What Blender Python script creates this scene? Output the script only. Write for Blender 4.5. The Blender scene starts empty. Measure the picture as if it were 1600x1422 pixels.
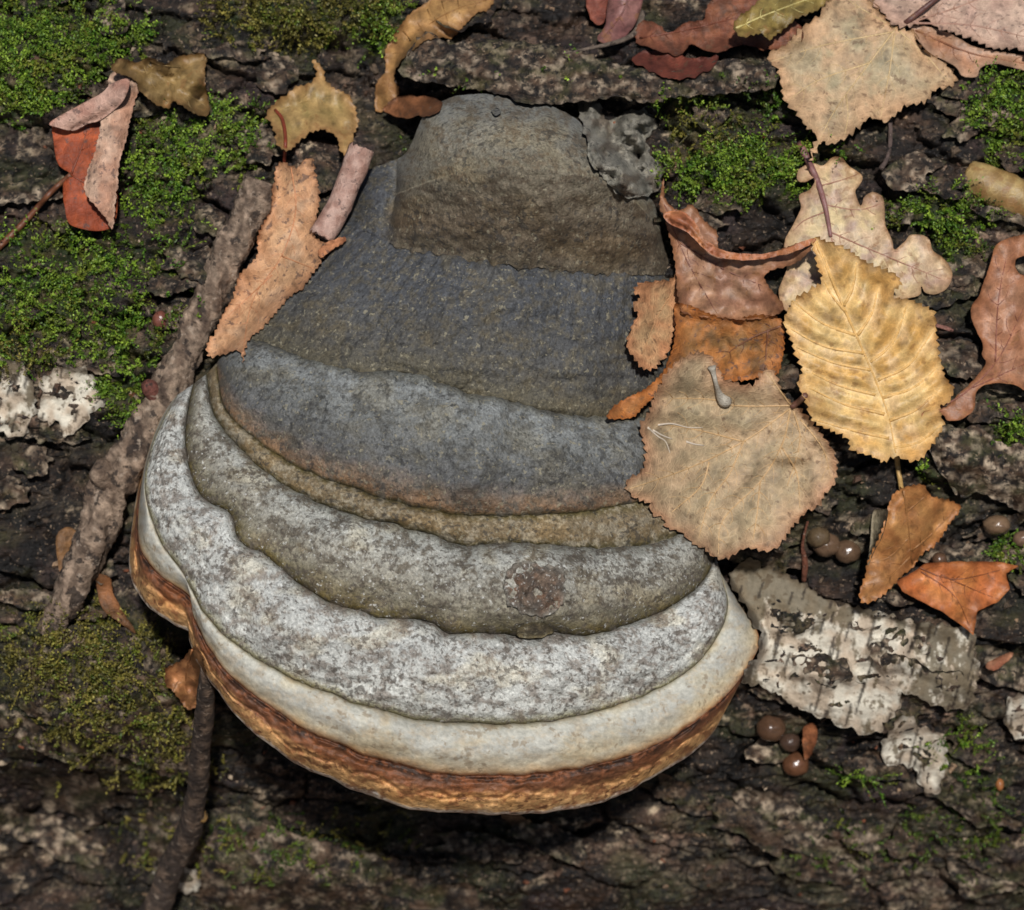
import bpy, math, random
import numpy as np
from mathutils import Vector
from mathutils.geometry import delaunay_2d_cdt

scene = bpy.context.scene
col = scene.collection
random.seed(7)
RNG = np.random.default_rng(11)

# ------------------------------------------------------------------ the place's frame
# The log lies along x. (u, v, h): u along the log, v up the slope of its flank, h out of the bark.
PITCH = math.radians(40)
X = np.array([1.0, 0, 0])
N = np.array([0, -math.cos(PITCH), math.sin(PITCH)])
V = np.array([0, math.sin(PITCH), math.cos(PITCH)])
R, V0, D, K = 0.26, 0.05, 0.90, 0.0002          # log radius, crown of the flank, camera distance, metres per photo pixel
O = np.array([0, 0, R]) + R * N - V0 * V

# ------------------------------------------------------------------ camera, sky, sun, exposure
cam = bpy.data.cameras.new('camera')
cam_o = bpy.data.objects.new('camera', cam)
col.objects.link(cam_o)
cam_o.location = O + D * N
cam_o.rotation_euler = (math.pi / 2 - PITCH, 0, 0)
cam.sensor_width = 36
cam.sensor_fit = 'HORIZONTAL'
cam.lens = 36 * D / (1600 * K)
cam.clip_start, cam.clip_end = 0.01, 100
cam.dof.use_dof = True
cam.dof.focus_distance = D - 0.05
cam.dof.aperture_fstop = 15
scene.camera = cam_o

SUN_TILT = math.radians(15)
Lv = N * math.cos(SUN_TILT) + V * math.sin(SUN_TILT) + X * 0.06
Lv = Lv / np.linalg.norm(Lv)
world = bpy.data.worlds.new('World')
scene.world = world
world.use_nodes = True
wn = world.node_tree.nodes
sky = wn.new('ShaderNodeTexSky')
sky.sky_type = 'NISHITA'
sky.sun_disc = False
sky.sun_elevation = math.asin(Lv[2])
sky.sun_rotation = math.pi
world.node_tree.links.new(sky.outputs[0], wn['Background'].inputs[0])
wn['Background'].inputs[1].default_value = 0.05
sun = bpy.data.lights.new('sun', 'SUN')
sun.energy = 5.0
sun.angle = math.radians(3.0)
sun.color = (1.0, 0.975, 0.94)
sun_o = bpy.data.objects.new('sun', sun)
col.objects.link(sun_o)
sun_o.location = O + Lv * 3
sun_o.rotation_euler = Vector(Lv).to_track_quat('Z', 'Y').to_euler()
scene.view_settings.view_transform = 'Standard'
scene.view_settings.look = 'None'
scene.view_settings.exposure = -0.12
scene.view_settings.gamma = 1.0

# ------------------------------------------------------------------ helpers
def at(px, py, h):
    """photo pixel + height over the flank -> world point(s)"""
    px, py, h = np.broadcast_arrays(np.asarray(px, float), np.asarray(py, float), np.asarray(h, float))
    s = (D - h) / D
    u = (px - 800) * K * s
    v = (711 - py) * K * s
    return O + u[..., None] * X + v[..., None] * V + h[..., None] * N

def pix(u, v, h):
    s = D / (D - h)
    return 800 + u * s / K, 711 - v * s / K

def lin(c):
    c = np.asarray(c, float) / 255
    return np.where(c <= 0.04045, c / 12.92, ((c + 0.055) / 1.055) ** 2.4)

ALB = 0.74
def alb(*c):
    return lin(c) * ALB

def _hash(ix, iy, seed):
    n = (ix.astype(np.int64) * 374761393 + iy.astype(np.int64) * 668265263 + seed * 974634721) & 0xffffffff
    n = ((n ^ (n >> 13)) * 1274126177) & 0xffffffff
    n = n ^ (n >> 16)
    n = (n * 2246822519) & 0xffffffff
    n = n ^ (n >> 15)
    return (n & 0xffffff) / float(0xffffff)

def noise(x, y, seed=0):
    x, y = np.broadcast_arrays(np.asarray(x, float), np.asarray(y, float))
    ix, iy = np.floor(x), np.floor(y)
    fx, fy = x - ix, y - iy
    def g(dx, dy):
        a = _hash(ix + dx, iy + dy, seed) * 2 * math.pi
        return np.cos(a) * (fx - dx) + np.sin(a) * (fy - dy)
    sx = fx * fx * fx * (fx * (fx * 6 - 15) + 10)
    sy = fy * fy * fy * (fy * (fy * 6 - 15) + 10)
    a = g(0, 0) * (1 - sx) + g(1, 0) * sx
    b = g(0, 1) * (1 - sx) + g(1, 1) * sx
    return (a * (1 - sy) + b * sy) * 1.5

def fbm(x, y, seed=0, oct=4, gain=0.5):
    s, a, t = 0.0, 1.0, 0.0
    for i in range(oct):
        s = s + a * noise(np.asarray(x) * 2 ** i + 17.3 * i, np.asarray(y) * 2 ** i - 9.1 * i, seed + i)
        t += a
        a *= gain
    return s / t * 1.3

def sstep(a, b, x):
    t = np.clip((x - a) / (b - a), 0, 1)
    return t * t * (3 - 2 * t)

def mix(a, b, f):
    f = np.asarray(f)[..., None]
    return np.asarray(a) * (1 - f) + np.asarray(b) * f

def spline(pts, n=None, step=None):
    """Catmull-Rom through pts, resampled evenly; pts (m,k)"""
    p = np.asarray(pts, float)
    if len(p) > 2:
        q = np.vstack([2 * p[0] - p[1], p, 2 * p[-1] - p[-2]])
        out = []
        for i in range(1, len(q) - 2):
            t = np.linspace(0, 1, 12, endpoint=False)[:, None]
            a, b, c, d = q[i - 1], q[i], q[i + 1], q[i + 2]
            out.append(0.5 * (2 * b + (c - a) * t + (2 * a - 5 * b + 4 * c - d) * t ** 2 + (3 * b - a - 3 * c + d) * t ** 3))
        p = np.vstack(out + [p[-1:]])
    s = np.concatenate([[0], np.cumsum(np.linalg.norm(np.diff(p[:, :2], axis=0), axis=1))])
    if n is None:
        n = max(3, int(s[-1] / step) + 1)
    t = np.linspace(0, s[-1], n)
    return np.stack([np.interp(t, s, p[:, k]) for k in range(p.shape[1])], 1)

BASE = {}
def thing(name, label, cat, base, group=None):
    o = bpy.data.objects.new(name, None)
    o.empty_display_size = 0.01
    col.objects.link(o)
    o.location = base
    o['label'] = label
    o['category'] = cat
    if group:
        o['group'] = group
    BASE[o.name] = np.asarray(base, float)
    return o

def obj(name, verts, faces, mat, parent=None, color=None, smooth=True, label=None):
    """one mesh object; verts in world space, faces = list of index arrays (k tri / quad arrays) or python lists"""
    verts = np.asarray(verts, float)
    off = BASE[parent.name] if parent is not None else np.zeros(3)
    me = bpy.data.meshes.new(name)
    arrs = faces if isinstance(faces, list) and len(faces) and isinstance(faces[0], np.ndarray) else None
    if arrs is None:
        me.from_pydata([tuple(x) for x in (verts - off)], [], [tuple(int(i) for i in f) for f in faces])
    else:
        arrs = [a for a in arrs if len(a)]
        me.vertices.add(len(verts))
        me.vertices.foreach_set('co', (verts - off).astype(np.float32).ravel())
        loops = np.concatenate([a.ravel() for a in arrs]).astype(np.int32)
        tot = np.concatenate([np.full(len(a), a.shape[1]) for a in arrs]).astype(np.int32)
        start = np.concatenate([[0], np.cumsum(tot)[:-1]]).astype(np.int32)
        me.loops.add(len(loops))
        me.polygons.add(len(tot))
        me.polygons.foreach_set('loop_start', start)
        me.loops.foreach_set('vertex_index', loops)
        me.update(calc_edges=True)
    if color is not None:
        c = np.asarray(color, float)
        if c.ndim == 1:
            c = np.tile(c, (len(verts), 1))
        c = np.hstack([np.clip(c, 0, 1), np.ones((len(c), 1))]).astype(np.float32)
        ca = me.color_attributes.new('Col', 'FLOAT_COLOR', 'POINT')
        ca.data.foreach_set('color', c.ravel())
    me.polygons.foreach_set('use_smooth', np.full(len(me.polygons), smooth))
    me.validate()
    me.materials.append(mat)
    o = bpy.data.objects.new(name, me)
    col.objects.link(o)
    if parent is not None:
        o.parent = parent
    BASE[o.name] = off
    if label:
        o['label'] = label
    return o

# ------------------------------------------------------------------ materials (all procedural)
def organic(name, rough=0.75, spec=0.3, grain=0.25, grain_scale=900, bump=0.3, bump_scale=1500,
            speck=None, speck_scale=350, speck_at=0.68, rough_var=0.0, streak=None, cell=0.0, cell_scale=600, bump_dist=0.0004, pale=None, pale_scale=600, pale_at=0.6, speck_amt=0.85):
    m = bpy.data.materials.new(name)
    m.use_nodes = True
    nt = m.node_tree
    nd, lk = nt.nodes, nt.links
    bs = nd['Principled BSDF']
    tc = nd.new('ShaderNodeTexCoord')
    at_ = nd.new('ShaderNodeAttribute')
    at_.attribute_name = 'Col'
    c = at_.outputs['Color']
    def nz(scale, detail=4, r=0.6, vec=None):
        n = nd.new('ShaderNodeTexNoise')
        n.inputs['Scale'].default_value = scale
        n.inputs['Detail'].default_value = detail
        n.inputs['Roughness'].default_value = r
        lk.new(vec or tc.outputs['Object'], n.inputs['Vector'])
        return n.outputs['Fac']
    def mapr(x, a, b, c_, d):
        n = nd.new('ShaderNodeMapRange')
        for i, q in enumerate((a, b, c_, d)):
            n.inputs[i + 1].default_value = q
        lk.new(x, n.inputs[0])
        return n.outputs[0]
    def mixc(f, a, b, mode='MIX'):
        n = nd.new('ShaderNodeMix')
        n.data_type = 'RGBA'
        n.blend_type = mode
        for s, q in ((0, f), (6, a), (7, b)):
            if isinstance(q, (float, int)):
                n.inputs[s].default_value = q
            elif isinstance(q, (tuple, list, np.ndarray)):
                n.inputs[s].default_value = (*[float(z) for z in q[:3]], 1)
            else:
                lk.new(q, n.inputs[s])
        return n.outputs[2]
    g = nz(grain_scale, 5, 0.7)
    gm = mapr(g, 0.3, 0.7, 1 - grain, 1 + grain)
    cm = nd.new('ShaderNodeVectorMath')
    cm.operation = 'SCALE'
    lk.new(c, cm.inputs[0])
    lk.new(gm, cm.inputs['Scale'])
    c = cm.outputs[0]
    if speck is not None:
        sp = nz(speck_scale, 3, 0.6)
        cl = mapr(nz(speck_scale * 0.13, 3, 0.55), 0.35, 0.68, -0.06, 0.07)
        sm = nd.new('ShaderNodeMath')
        sm.operation = 'ADD'
        lk.new(sp, sm.inputs[0])
        lk.new(cl, sm.inputs[1])
        f = mapr(sm.outputs[0], speck_at, speck_at + 0.06, 0, speck_amt)
        c = mixc(f, c, speck)
    if pale is not None:
        f = mapr(nz(pale_scale, 4, 0.65), pale_at, pale_at + 0.07, 0, 0.7)
        c = mixc(f, c, pale)
    if streak is not None:
        mp = nd.new('ShaderNodeMapping')
        mp.inputs['Rotation'].default_value = streak[1]
        mp.inputs['Scale'].default_value = streak[2]
        lk.new(tc.outputs['Object'], mp.inputs['Vector'])
        sp = nz(streak[3], 3, 0.55, mp.outputs[0])
        f = mapr(sp, streak[4], streak[4] + 0.05, 0, 0.9)
        c = mixc(f, c, streak[0])
    if cell:
        vo = nd.new('ShaderNodeTexVoronoi')
        vo.feature = 'DISTANCE_TO_EDGE'
        vo.inputs['Scale'].default_value = cell_scale
        lk.new(tc.outputs['Object'], vo.inputs['Vector'])
        net = mapr(vo.outputs['Distance'], 0.02, 0.10, 1.16, 0.97)
        v2 = nd.new('ShaderNodeVectorMath')
        v2.operation = 'SCALE'
        lk.new(c, v2.inputs[0])
        lk.new(net, v2.inputs['Scale'])
        c = v2.outputs[0]
    lk.new(c, bs.inputs['Base Color'])
    bs.inputs['Specular IOR Level'].default_value = spec
    if rough_var:
        lk.new(mapr(nz(220, 3), 0.35, 0.65, rough - rough_var, rough + rough_var), bs.inputs['Roughness'])
    else:
        bs.inputs['Roughness'].default_value = rough
    hgt = nz(bump_scale, 6, 0.65)
    if cell:
        e = mapr(vo.outputs['Distance'], 0.0, 0.12, cell, 0)
        ad = nd.new('ShaderNodeMath')
        ad.operation = 'ADD'
        lk.new(hgt, ad.inputs[0])
        lk.new(e, ad.inputs[1])
        hgt = ad.outputs[0]
    bp = nd.new('ShaderNodeBump')
    bp.inputs['Strength'].default_value = bump
    bp.inputs['Distance'].default_value = bump_dist
    lk.new(hgt, bp.inputs['Height'])
    lk.new(bp.outputs[0], bs.inputs['Normal'])
    return m

ROT = (PITCH - math.pi / 2, 0, 0)
M_bark = organic('wet_bark', rough=0.6, spec=0.35, grain=0.7, grain_scale=520, bump=1.0, bump_scale=700, rough_var=0.2, bump_dist=0.0012,
                 speck=alb(16, 13, 12), speck_scale=420, speck_at=0.54, pale=alb(172, 148, 124), pale_scale=620, pale_at=0.6)
M_fungus = organic('fungus_crust', rough=0.8, spec=0.2, grain=0.5, grain_scale=1300, bump=1.0, bump_scale=1100, bump_dist=0.0007,
                   speck=alb(86, 78, 70), speck_scale=620, speck_at=0.555, speck_amt=0.7, pale=alb(222, 222, 216), pale_scale=760, pale_at=0.6)
M_fungus_band = organic('fungus_young_crust', rough=0.7, spec=0.25, grain=0.2, grain_scale=900, bump=0.4, bump_scale=900, bump_dist=0.0004,
                   speck=alb(140, 122, 98), speck_scale=300, speck_at=0.6, speck_amt=0.6)
M_fungus_dark = organic('fungus_old_crust', rough=0.68, spec=0.3, grain=0.55, grain_scale=1300, bump=1.0, bump_scale=1100, bump_dist=0.0007,
                        speck=alb(52, 52, 52), speck_scale=500, speck_at=0.57, speck_amt=0.6, pale=alb(160, 152, 128), pale_scale=640, pale_at=0.59)
M_margin = organic('fungus_margin', rough=0.55, spec=0.35, grain=0.35, grain_scale=380, bump=0.9, bump_scale=420, bump_dist=0.0008,
                   speck=alb(98, 60, 38), speck_scale=330, speck_at=0.575, speck_amt=0.75)
M_pore = organic('fungus_pores', rough=0.9, grain=0.1, bump=0.2, bump_scale=3000)
M_leaf = organic('dry_leaf', rough=0.62, spec=0.3, grain=0.22, grain_scale=520, bump=0.45, bump_scale=700, speck=alb(96, 70, 52),
                 speck_scale=430, speck_at=0.62, speck_amt=0.6, cell=0.6, cell_scale=520, bump_dist=0.0004)
M_leaf_clean = organic('dry_leaf_clean', rough=0.5, spec=0.4, grain=0.22, grain_scale=320, bump=0.45, bump_scale=500, speck=alb(138, 96, 58),
                       speck_scale=240, speck_at=0.6, speck_amt=0.5, cell=0.2, cell_scale=600, bump_dist=0.0004)
M_leaf_spot = organic('spotted_leaf', rough=0.65, spec=0.3, grain=0.2, grain_scale=600, bump=0.45, bump_scale=700, speck=alb(84, 68, 64),
                      speck_scale=520, speck_at=0.6, speck_amt=0.7, cell=0.6, cell_scale=560, bump_dist=0.0004)
M_stick = organic('stick_bark', rough=0.75, spec=0.3, grain=0.55, grain_scale=420, bump=1.0, bump_scale=420, bump_dist=0.0016,
                  speck=alb(48, 40, 36), speck_scale=260, speck_at=0.57, pale=alb(176, 158, 140), pale_scale=330, pale_at=0.59)
M_birch = organic('birch_bark', rough=0.7, spec=0.25, grain=0.22, grain_scale=420, bump=0.8, bump_scale=500,
                  speck=alb(96, 80, 60), speck_scale=330, speck_at=0.585, speck_amt=0.7, bump_dist=0.0008)
M_moss = organic('moss_green', rough=0.55, spec=0.3, grain=0.1, bump=0.0)
M_slime = organic('slime_ball', rough=0.24, spec=0.5, grain=0.3, grain_scale=700, bump=0.18, bump_scale=1400, bump_dist=0.0003, speck=alb(70, 50, 38), speck_scale=700, speck_at=0.6, speck_amt=0.5)
M_ground = organic('leaf_litter', rough=0.9, grain=0.5, grain_scale=40, bump=0.5, bump_scale=60)

# ------------------------------------------------------------------ the log's bark
GROSS = [  # px, py, rx, ry, height mm : swells and hollows of the trunk
    (1290, 560, 330, 330, 14), (1330, 1010, 230, 120, 16), (1280, 872, 110, 45, -12), (1530, 850, 110, 40, -8),
    (1520, 720, 90, 70, 6), (820, 100, 260, 55, 5), (520, 130, 120, 70, -14), (480, 70, 160, 30, -8),
    (110, 90, 170, 110, 8), (110, 480, 180, 100, 8), (300, 260, 140, 90, 4), (110, 720, 150, 60, -10),
    (150, 1080, 190, 120, 14), (80, 1300, 230, 90, -48), (400, 1340, 170, 70, 8), (700, 1290, 220, 50, -14),
    (1210, 1160, 130, 90, -2), (1460, 1170, 120, 80, 4), (1150, 215, 160, 80, 4), (900, 1370, 160, 60, 6),
    (1250, 340, 120, 40, -8), (1470, 380, 90, 40, -6), (590, 180, 60, 50, -8)]
MOSS = [  # px, py, rx, ry, shoots, kind 0 bright green 1 olive 2 sparse dark green
    (80, 70, 120, 80, 2600, 0), (30, 150, 100, 45, 900, 0), (190, 60, 50, 30, 160, 0), (470, 30, 130, 45, 1500, 1), (600, 45, 60, 35, 500, 0),
    (280, 235, 110, 60, 1000, 0), (370, 195, 60, 25, 260, 0), (250, 300, 60, 60, 420, 0), (110, 400, 150, 45, 800, 0), (80, 490, 150, 70, 1900, 0),
    (190, 540, 50, 45, 350, 0), (195, 620, 32, 40, 420, 0), (30, 540, 60, 40, 300, 1),
    (130, 1010, 110, 55, 1300, 1), (190, 1100, 120, 80, 1800, 1), (90, 1070, 80, 60, 600, 1), (250, 1180, 70, 45, 420, 1),
    (290, 1310, 90, 50, 420, 1), (420, 1330, 120, 50, 300, 2),
    (1150, 270, 105, 42, 1500, 0), (1240, 250, 90, 35, 420, 0), (1060, 155, 55, 26, 300, 0), (1180, 150, 70, 40, 240, 2), (1110, 215, 60, 25, 220, 1),
    (1475, 345, 62, 45, 820, 0), (1390, 330, 40, 20, 120, 2), (1570, 190, 45, 60, 800, 0), (1560, 140, 40, 25, 150, 0),
    (870, 115, 90, 25, 240, 0), (740, 110, 60, 18, 110, 0), (1500, 395, 60, 25, 140, 2),
    (1575, 672, 28, 20, 160, 0), (1585, 862, 26, 22, 240, 0), (1500, 1165, 40, 40, 220, 0), (1490, 1300, 60, 60, 160, 2), (1540, 1270, 50, 70, 160, 2),
    (1350, 1215, 30, 20, 120, 0), (1380, 1310, 120, 40, 130, 2), (1440, 745, 20, 12, 40, 0), (1230, 165, 50, 25, 100, 0), (1010, 148, 30, 12, 60, 0),
    (205, 1160, 160, 60, 250, 1), (1320, 1340, 90, 40, 90, 2), (560, 1300, 80, 40, 110, 1), (640, 215, 20, 12, 20, 0), (330, 480, 40, 40, 50, 0)]

def log_relief(u, v):
    h0 = np.sqrt(np.clip(R * R - (v - V0) ** 2, 1e-6, None)) - R
    px, py = pix(u, v, h0)
    g = np.zeros_like(u)
    for (a, b, rx, ry, mm) in GROSS:
        g += mm * np.exp(-((px - a) / rx) ** 2 - ((py - b) / ry) ** 2)
    U, W = u * 1000, v * 1000                      # millimetres
    wx = 9 * fbm(U / 34, W / 22, 3, 4) + 3.0 * fbm(U / 9, W / 6, 5, 3)
    wy = 8 * fbm(U / 30, W / 24, 8, 4) + 2.4 * fbm(U / 8, W / 6, 9, 3)
    ang = math.radians(-9)
    x = (U * math.cos(ang) + W * math.sin(ang) + wx) / 34
    y = (-U * math.sin(ang) + W * math.cos(ang) + wy) / 15.5
    ix, iy = np.floor(x), np.floor(y)
    d1 = np.full_like(u, 9.0); d2 = np.full_like(u, 9.0)
    cid = np.zeros(u.shape, np.int64); cx = np.zeros_like(u); cy = np.zeros_like(u)
    for dx in (-1, 0, 1):
        for dy in (-1, 0, 1):
            jx, jy = ix + dx, iy + dy
            sx = jx + 0.5 + 0.8 * (_hash(jx, jy, 21) - 0.5) + 0.5 * (jy % 2 - 0.5)
            sy = jy + 0.5 + 0.8 * (_hash(jx, jy, 22) - 0.5)
            d = np.hypot(x - sx, y - sy)
            c = ((jx + 500) * 1000 + jy + 500).astype(np.int64)
            n1 = d < d1
            d2 = np.where(n1, d1, np.minimum(d2, d))
            cid = np.where(n1, c, cid); cx = np.where(n1, sx, cx); cy = np.where(n1, sy, cy)
            d1 = np.where(n1, d, d1)
    q = np.floor(cx * 7.1) , np.floor(cy * 9.7)
    off = _hash(cid // 1000, cid % 1000, 31)
    tilt = 0.6 + 2.2 * _hash(cid // 1000, cid % 1000, 32)
    tx = 3.0 * (_hash(cid // 1000, cid % 1000, 33) - 0.5)
    edge = d2 - d1
    crack = 0.35 + 0.65 * sstep(-0.35, 0.4, fbm(U / 40, W / 40, 51, 2))
    plate = 4.6 * (off - 0.4) - tilt * 2.1 * (y - cy) + tx * (x - cx)
    groove = -(1 - sstep(0.0, 0.16, edge + 0.03 * fbm(U / 3, W / 2.5, 40, 2))) * 6.5 * crack
    rough = 3.4 * fbm(U / 16, W / 9, 60, 5, 0.6) + 1.1 * (1 - np.abs(fbm(U / 6, W / 3.2, 70, 4, 0.6)) * 2.5) + 0.9 * fbm(U / 2.6, W / 2.0, 75, 2, 0.6)
    ter = fbm(U / 22 + 0.02 * wx, W / 9, 80, 4, 0.55) * 3.2
    fl = np.floor(ter)
    ter = (fl + sstep(0.72, 1.0, ter - fl)) * 1.5
    mm = g + plate + groove + rough + ter
    moss = np.zeros_like(u)
    for (a, b, rx, ry, n, k) in MOSS:
        dens = min(1.0, n / (rx * ry) * 6)
        moss = np.maximum(moss, dens * sstep(1.25, 0.5, np.hypot((px - a) / rx, (py - b) / ry) - 0.75 * fbm(px / 26, py / 20, 301, 3)))
    mm = mm + 2.0 * moss * (0.6 + 0.7 * fbm(U / 8, W / 8, 95, 2))
    # bark colour: black-brown weathered bark with pale worn and lichened scabs, green algae
    f1 = sstep(-0.25, 0.5, fbm(U / 20, W / 10, 101, 5, 0.6))
    c = mix(alb(24, 19, 17), alb(76, 58, 46), f1)
    wet = sstep(-.15, .25, fbm(U / 60, W / 42, 131, 4, .55) + .05)  # broad wet zones; their darkening also puts missing shadow contrast into the bark colour
    c = c * (.45 + .75 * (1 - wet))[..., None]
    c = mix(c, alb(52, 40, 38), sstep(0.1, 0.5, fbm(U / 30, W / 30, 105, 3)))
    top = sstep(0.05, 0.38, edge)
    pale = sstep(0.10, 0.34, fbm(U / 8, W / 5.5, 111, 5, 0.66)) * (0.3 + 0.7 * top) * sstep(-0.25, 0.25, fbm(U / 45, W / 30, 112, 3) + 0.02)
    for (a, b, rx, ry, w) in ((1540, 725, 80, 60, 1), (1160, 110, 70, 35, .8), (330, 245, 70, 60, .8), (420, 1390, 130, 30, .9), (30, 215, 50, 30, .5),
                              (1090, 1330, 90, 60, .5), (1380, 1370, 140, 70, .5), (1560, 880, 50, 70, .3), (30, 640, 50, 40, .9), (1520, 1100, 100, 60, .3),
                              (90, 1010, 80, 60, .5), (560, 1370, 80, 40, .3), (110, 760, 70, 40, .3)):
        pale = np.maximum(pale, w * sstep(-0.1, 0.22, fbm(U / 5, W / 4, 115, 4, 0.7)) * np.exp(-((px - a) / rx) ** 2 - ((py - b) / ry) ** 2))
    pale = pale * (.45 + .75 * (1 - wet))
    c = mix(c, mix(alb(206, 184, 154), alb(158, 128, 108), sstep(-.2, .3, fbm(U / 12, W / 12, 117, 2))), 0.85 * pale)
    alg = sstep(-0.05, 0.4, fbm(U / 26, W / 20, 121, 4)) * 0.5
    c = mix(c, alb(62, 64, 34), alg)
    c = mix(c, mix(alb(44, 66, 18), alb(88, 84, 34), sstep(-.2, .3, fbm(U / 9, W / 9, 125, 2))), 0.6 * moss)
    return h0 + mm / 1000, cid, c

def axis(lo, hi, flo, fhi, step, n):
    a = np.arange(flo, fhi, step)
    return np.concatenate([np.linspace(lo, flo, n, endpoint=False), a, np.linspace(fhi, hi, n)])

US = axis(-0.62, 0.62, -0.184, 0.184, 0.0006, 60)
VS = axis(V0 - 0.252, V0 + 0.252, -0.168, 0.153, 0.0006, 24)
GU, GV = np.meshgrid(US, VS, indexing='ij')
LH, CID, LC = log_relief(GU, GV)

def grid_look(F, u, v):
    i = np.clip(np.searchsorted(US, u) - 1, 0, len(US) - 2)
    j = np.clip(np.searchsorted(VS, v) - 1, 0, len(VS) - 2)
    a = np.clip((u - US[i]) / (US[i + 1] - US[i]), 0, 1)
    b = np.clip((v - VS[j]) / (VS[j + 1] - VS[j]), 0, 1)
    return F[i, j] * (1 - a) * (1 - b) + F[i + 1, j] * a * (1 - b) + F[i, j + 1] * (1 - a) * b + F[i + 1, j + 1] * a * b

def log_h(px, py):
    h = np.zeros(np.broadcast(px, py).shape)
    for _ in range(5):
        s = (D - h) / D
        h = grid_look(LH, (px - 800) * K * s, (711 - py) * K * s)
    return h

log_base = np.array([0, 0, 0.0])
log = thing('fallen_log', 'dark wet fallen log with scaly bark and moss that carries the bracket fungus', 'log', log_base)
nu, nv = GU.shape
P = O + GU[..., None] * X + GV[..., None] * V + LH[..., None] * N
Pf, Cf = P.reshape(-1, 3), LC.reshape(-1, 3)
ii, jj = np.meshgrid(np.arange(nu - 1), np.arange(nv - 1), indexing='ij')
q0 = (ii * nv + jj).ravel()
quads = np.stack([q0, q0 + nv, q0 + nv + 1, q0 + 1], 1)
fc = CID[:-1, :-1].ravel()
order = np.argsort(fc, kind='stable')
quads, fc = quads[order], fc[order]
cuts = np.flatnonzero(np.diff(fc)) + 1
rest_q = []
hcen = P.reshape(-1, 3)
for qs in np.split(quads, cuts):
    cpx, cpy = pix(GU.ravel()[qs[:, 0]].mean(), GV.ravel()[qs[:, 0]].mean(), LH.ravel()[qs[:, 0]].mean())
    if len(qs) < 150 or cpx < -60 or cpx > 1660 or cpy < -60 or cpy > 1480:
        rest_q.append(qs)
        continue
    uq, inv = np.unique(qs, return_inverse=True)
    obj('bark_plate', Pf[uq], [inv.reshape(qs.shape)], M_bark, log, Cf[uq])
rq = np.vstack(rest_q)
uq, inv = np.unique(rq, return_inverse=True)
o = obj('bark', Pf[uq], [inv.reshape(rq.shape)], M_bark, log, Cf[uq])
# the wood under the bark and the far side of the log
th = np.linspace(0, 2 * math.pi, 97)[:-1]
xs = np.linspace(-0.62, 0.62, 60)
TT, XX = np.meshgrid(th, xs)
rr = R - 0.045 + 0.006 * fbm(TT * 6, XX * 30, 7, 3)
cv = np.stack([XX, rr * np.cos(TT), R + rr * np.sin(TT)], -1).reshape(-1, 3)
fq = [(i * 96 + j, i * 96 + (j + 1) % 96, (i + 1) * 96 + (j + 1) % 96, (i + 1) * 96 + j) for i in range(59) for j in range(96)]
fq += [tuple(range(95, -1, -1)), tuple(59 * 96 + k for k in range(96))]
obj('log_core', cv, fq, M_bark, log, alb(60, 48, 40))
gx = np.linspace(-3, 3, 60)
G1, G2 = np.meshgrid(gx, gx, indexing='ij')
gz = 0.012 * fbm(G1 * 4, G2 * 4, 3, 4) - 0.0
gv = np.stack([G1, G2, gz], -1).reshape(-1, 3)
gf = [(i * 60 + j, (i + 1) * 60 + j, (i + 1) * 60 + j + 1, i * 60 + j + 1) for i in range(59) for j in range(59)]
gr = obj('ground', gv, gf, M_ground, None, mix(alb(70, 52, 36), alb(110, 80, 52), sstep(-.3, .3, fbm(gv[:, 0] * 8, gv[:, 1] * 8, 5, 3))))
gr['kind'] = 'structure'

# ------------------------------------------------------------------ surface-height map (what things lie on), in 4 px cells
STEP, X0, Y0 = 4, -200, -200
MW, MH = 500, 456
MPX, MPY = np.meshgrid(X0 + STEP * np.arange(MW), Y0 + STEP * np.arange(MH), indexing='ij')
HM = log_h(MPX.astype(float), MPY.astype(float))

def blur(A, s):
    r = int(3 * s) + 1
    k = np.exp(-0.5 * (np.arange(-r, r + 1) / s) ** 2)
    k /= k.sum()
    B = np.pad(A, r, mode='edge')
    B = sum(k[i] * B[i:i + A.shape[0], :] for i in range(2 * r + 1))
    return sum(k[i] * B[:, i:i + A.shape[1]] for i in range(2 * r + 1))

def hm_look(A, px, py):
    x = np.clip((np.asarray(px, float) - X0) / STEP, 0, MW - 1.001)
    y = np.clip((np.asarray(py, float) - Y0) / STEP, 0, MH - 1.001)
    i, j = x.astype(int), y.astype(int)
    a, b = x - i, y - j
    return A[i, j] * (1 - a) * (1 - b) + A[i + 1, j] * a * (1 - b) + A[i, j + 1] * (1 - a) * b + A[i + 1, j + 1] * a * b

def hm_points(px, py, h):
    i = np.round((np.asarray(px) - X0) / STEP).astype(int).ravel()
    j = np.round((np.asarray(py) - Y0) / STEP).astype(int).ravel()
    ok = (i >= 0) & (i < MW) & (j >= 0) & (j < MH)
    np.maximum.at(HM, (i[ok], j[ok]), np.asarray(h).ravel()[ok])

# ------------------------------------------------------------------ generic sheet cut to an outline
def inside(px, py, poly):
    c = np.zeros(px.shape, bool)
    n = len(poly)
    for i in range(n):
        x1, y1 = poly[i]
        x2, y2 = poly[(i + 1) % n]
        if y1 == y2:
            continue
        hit = ((y1 > py) != (y2 > py)) & (px < (x2 - x1) * (py - y1) / (y2 - y1) + x1)
        c ^= hit
    return c

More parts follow.
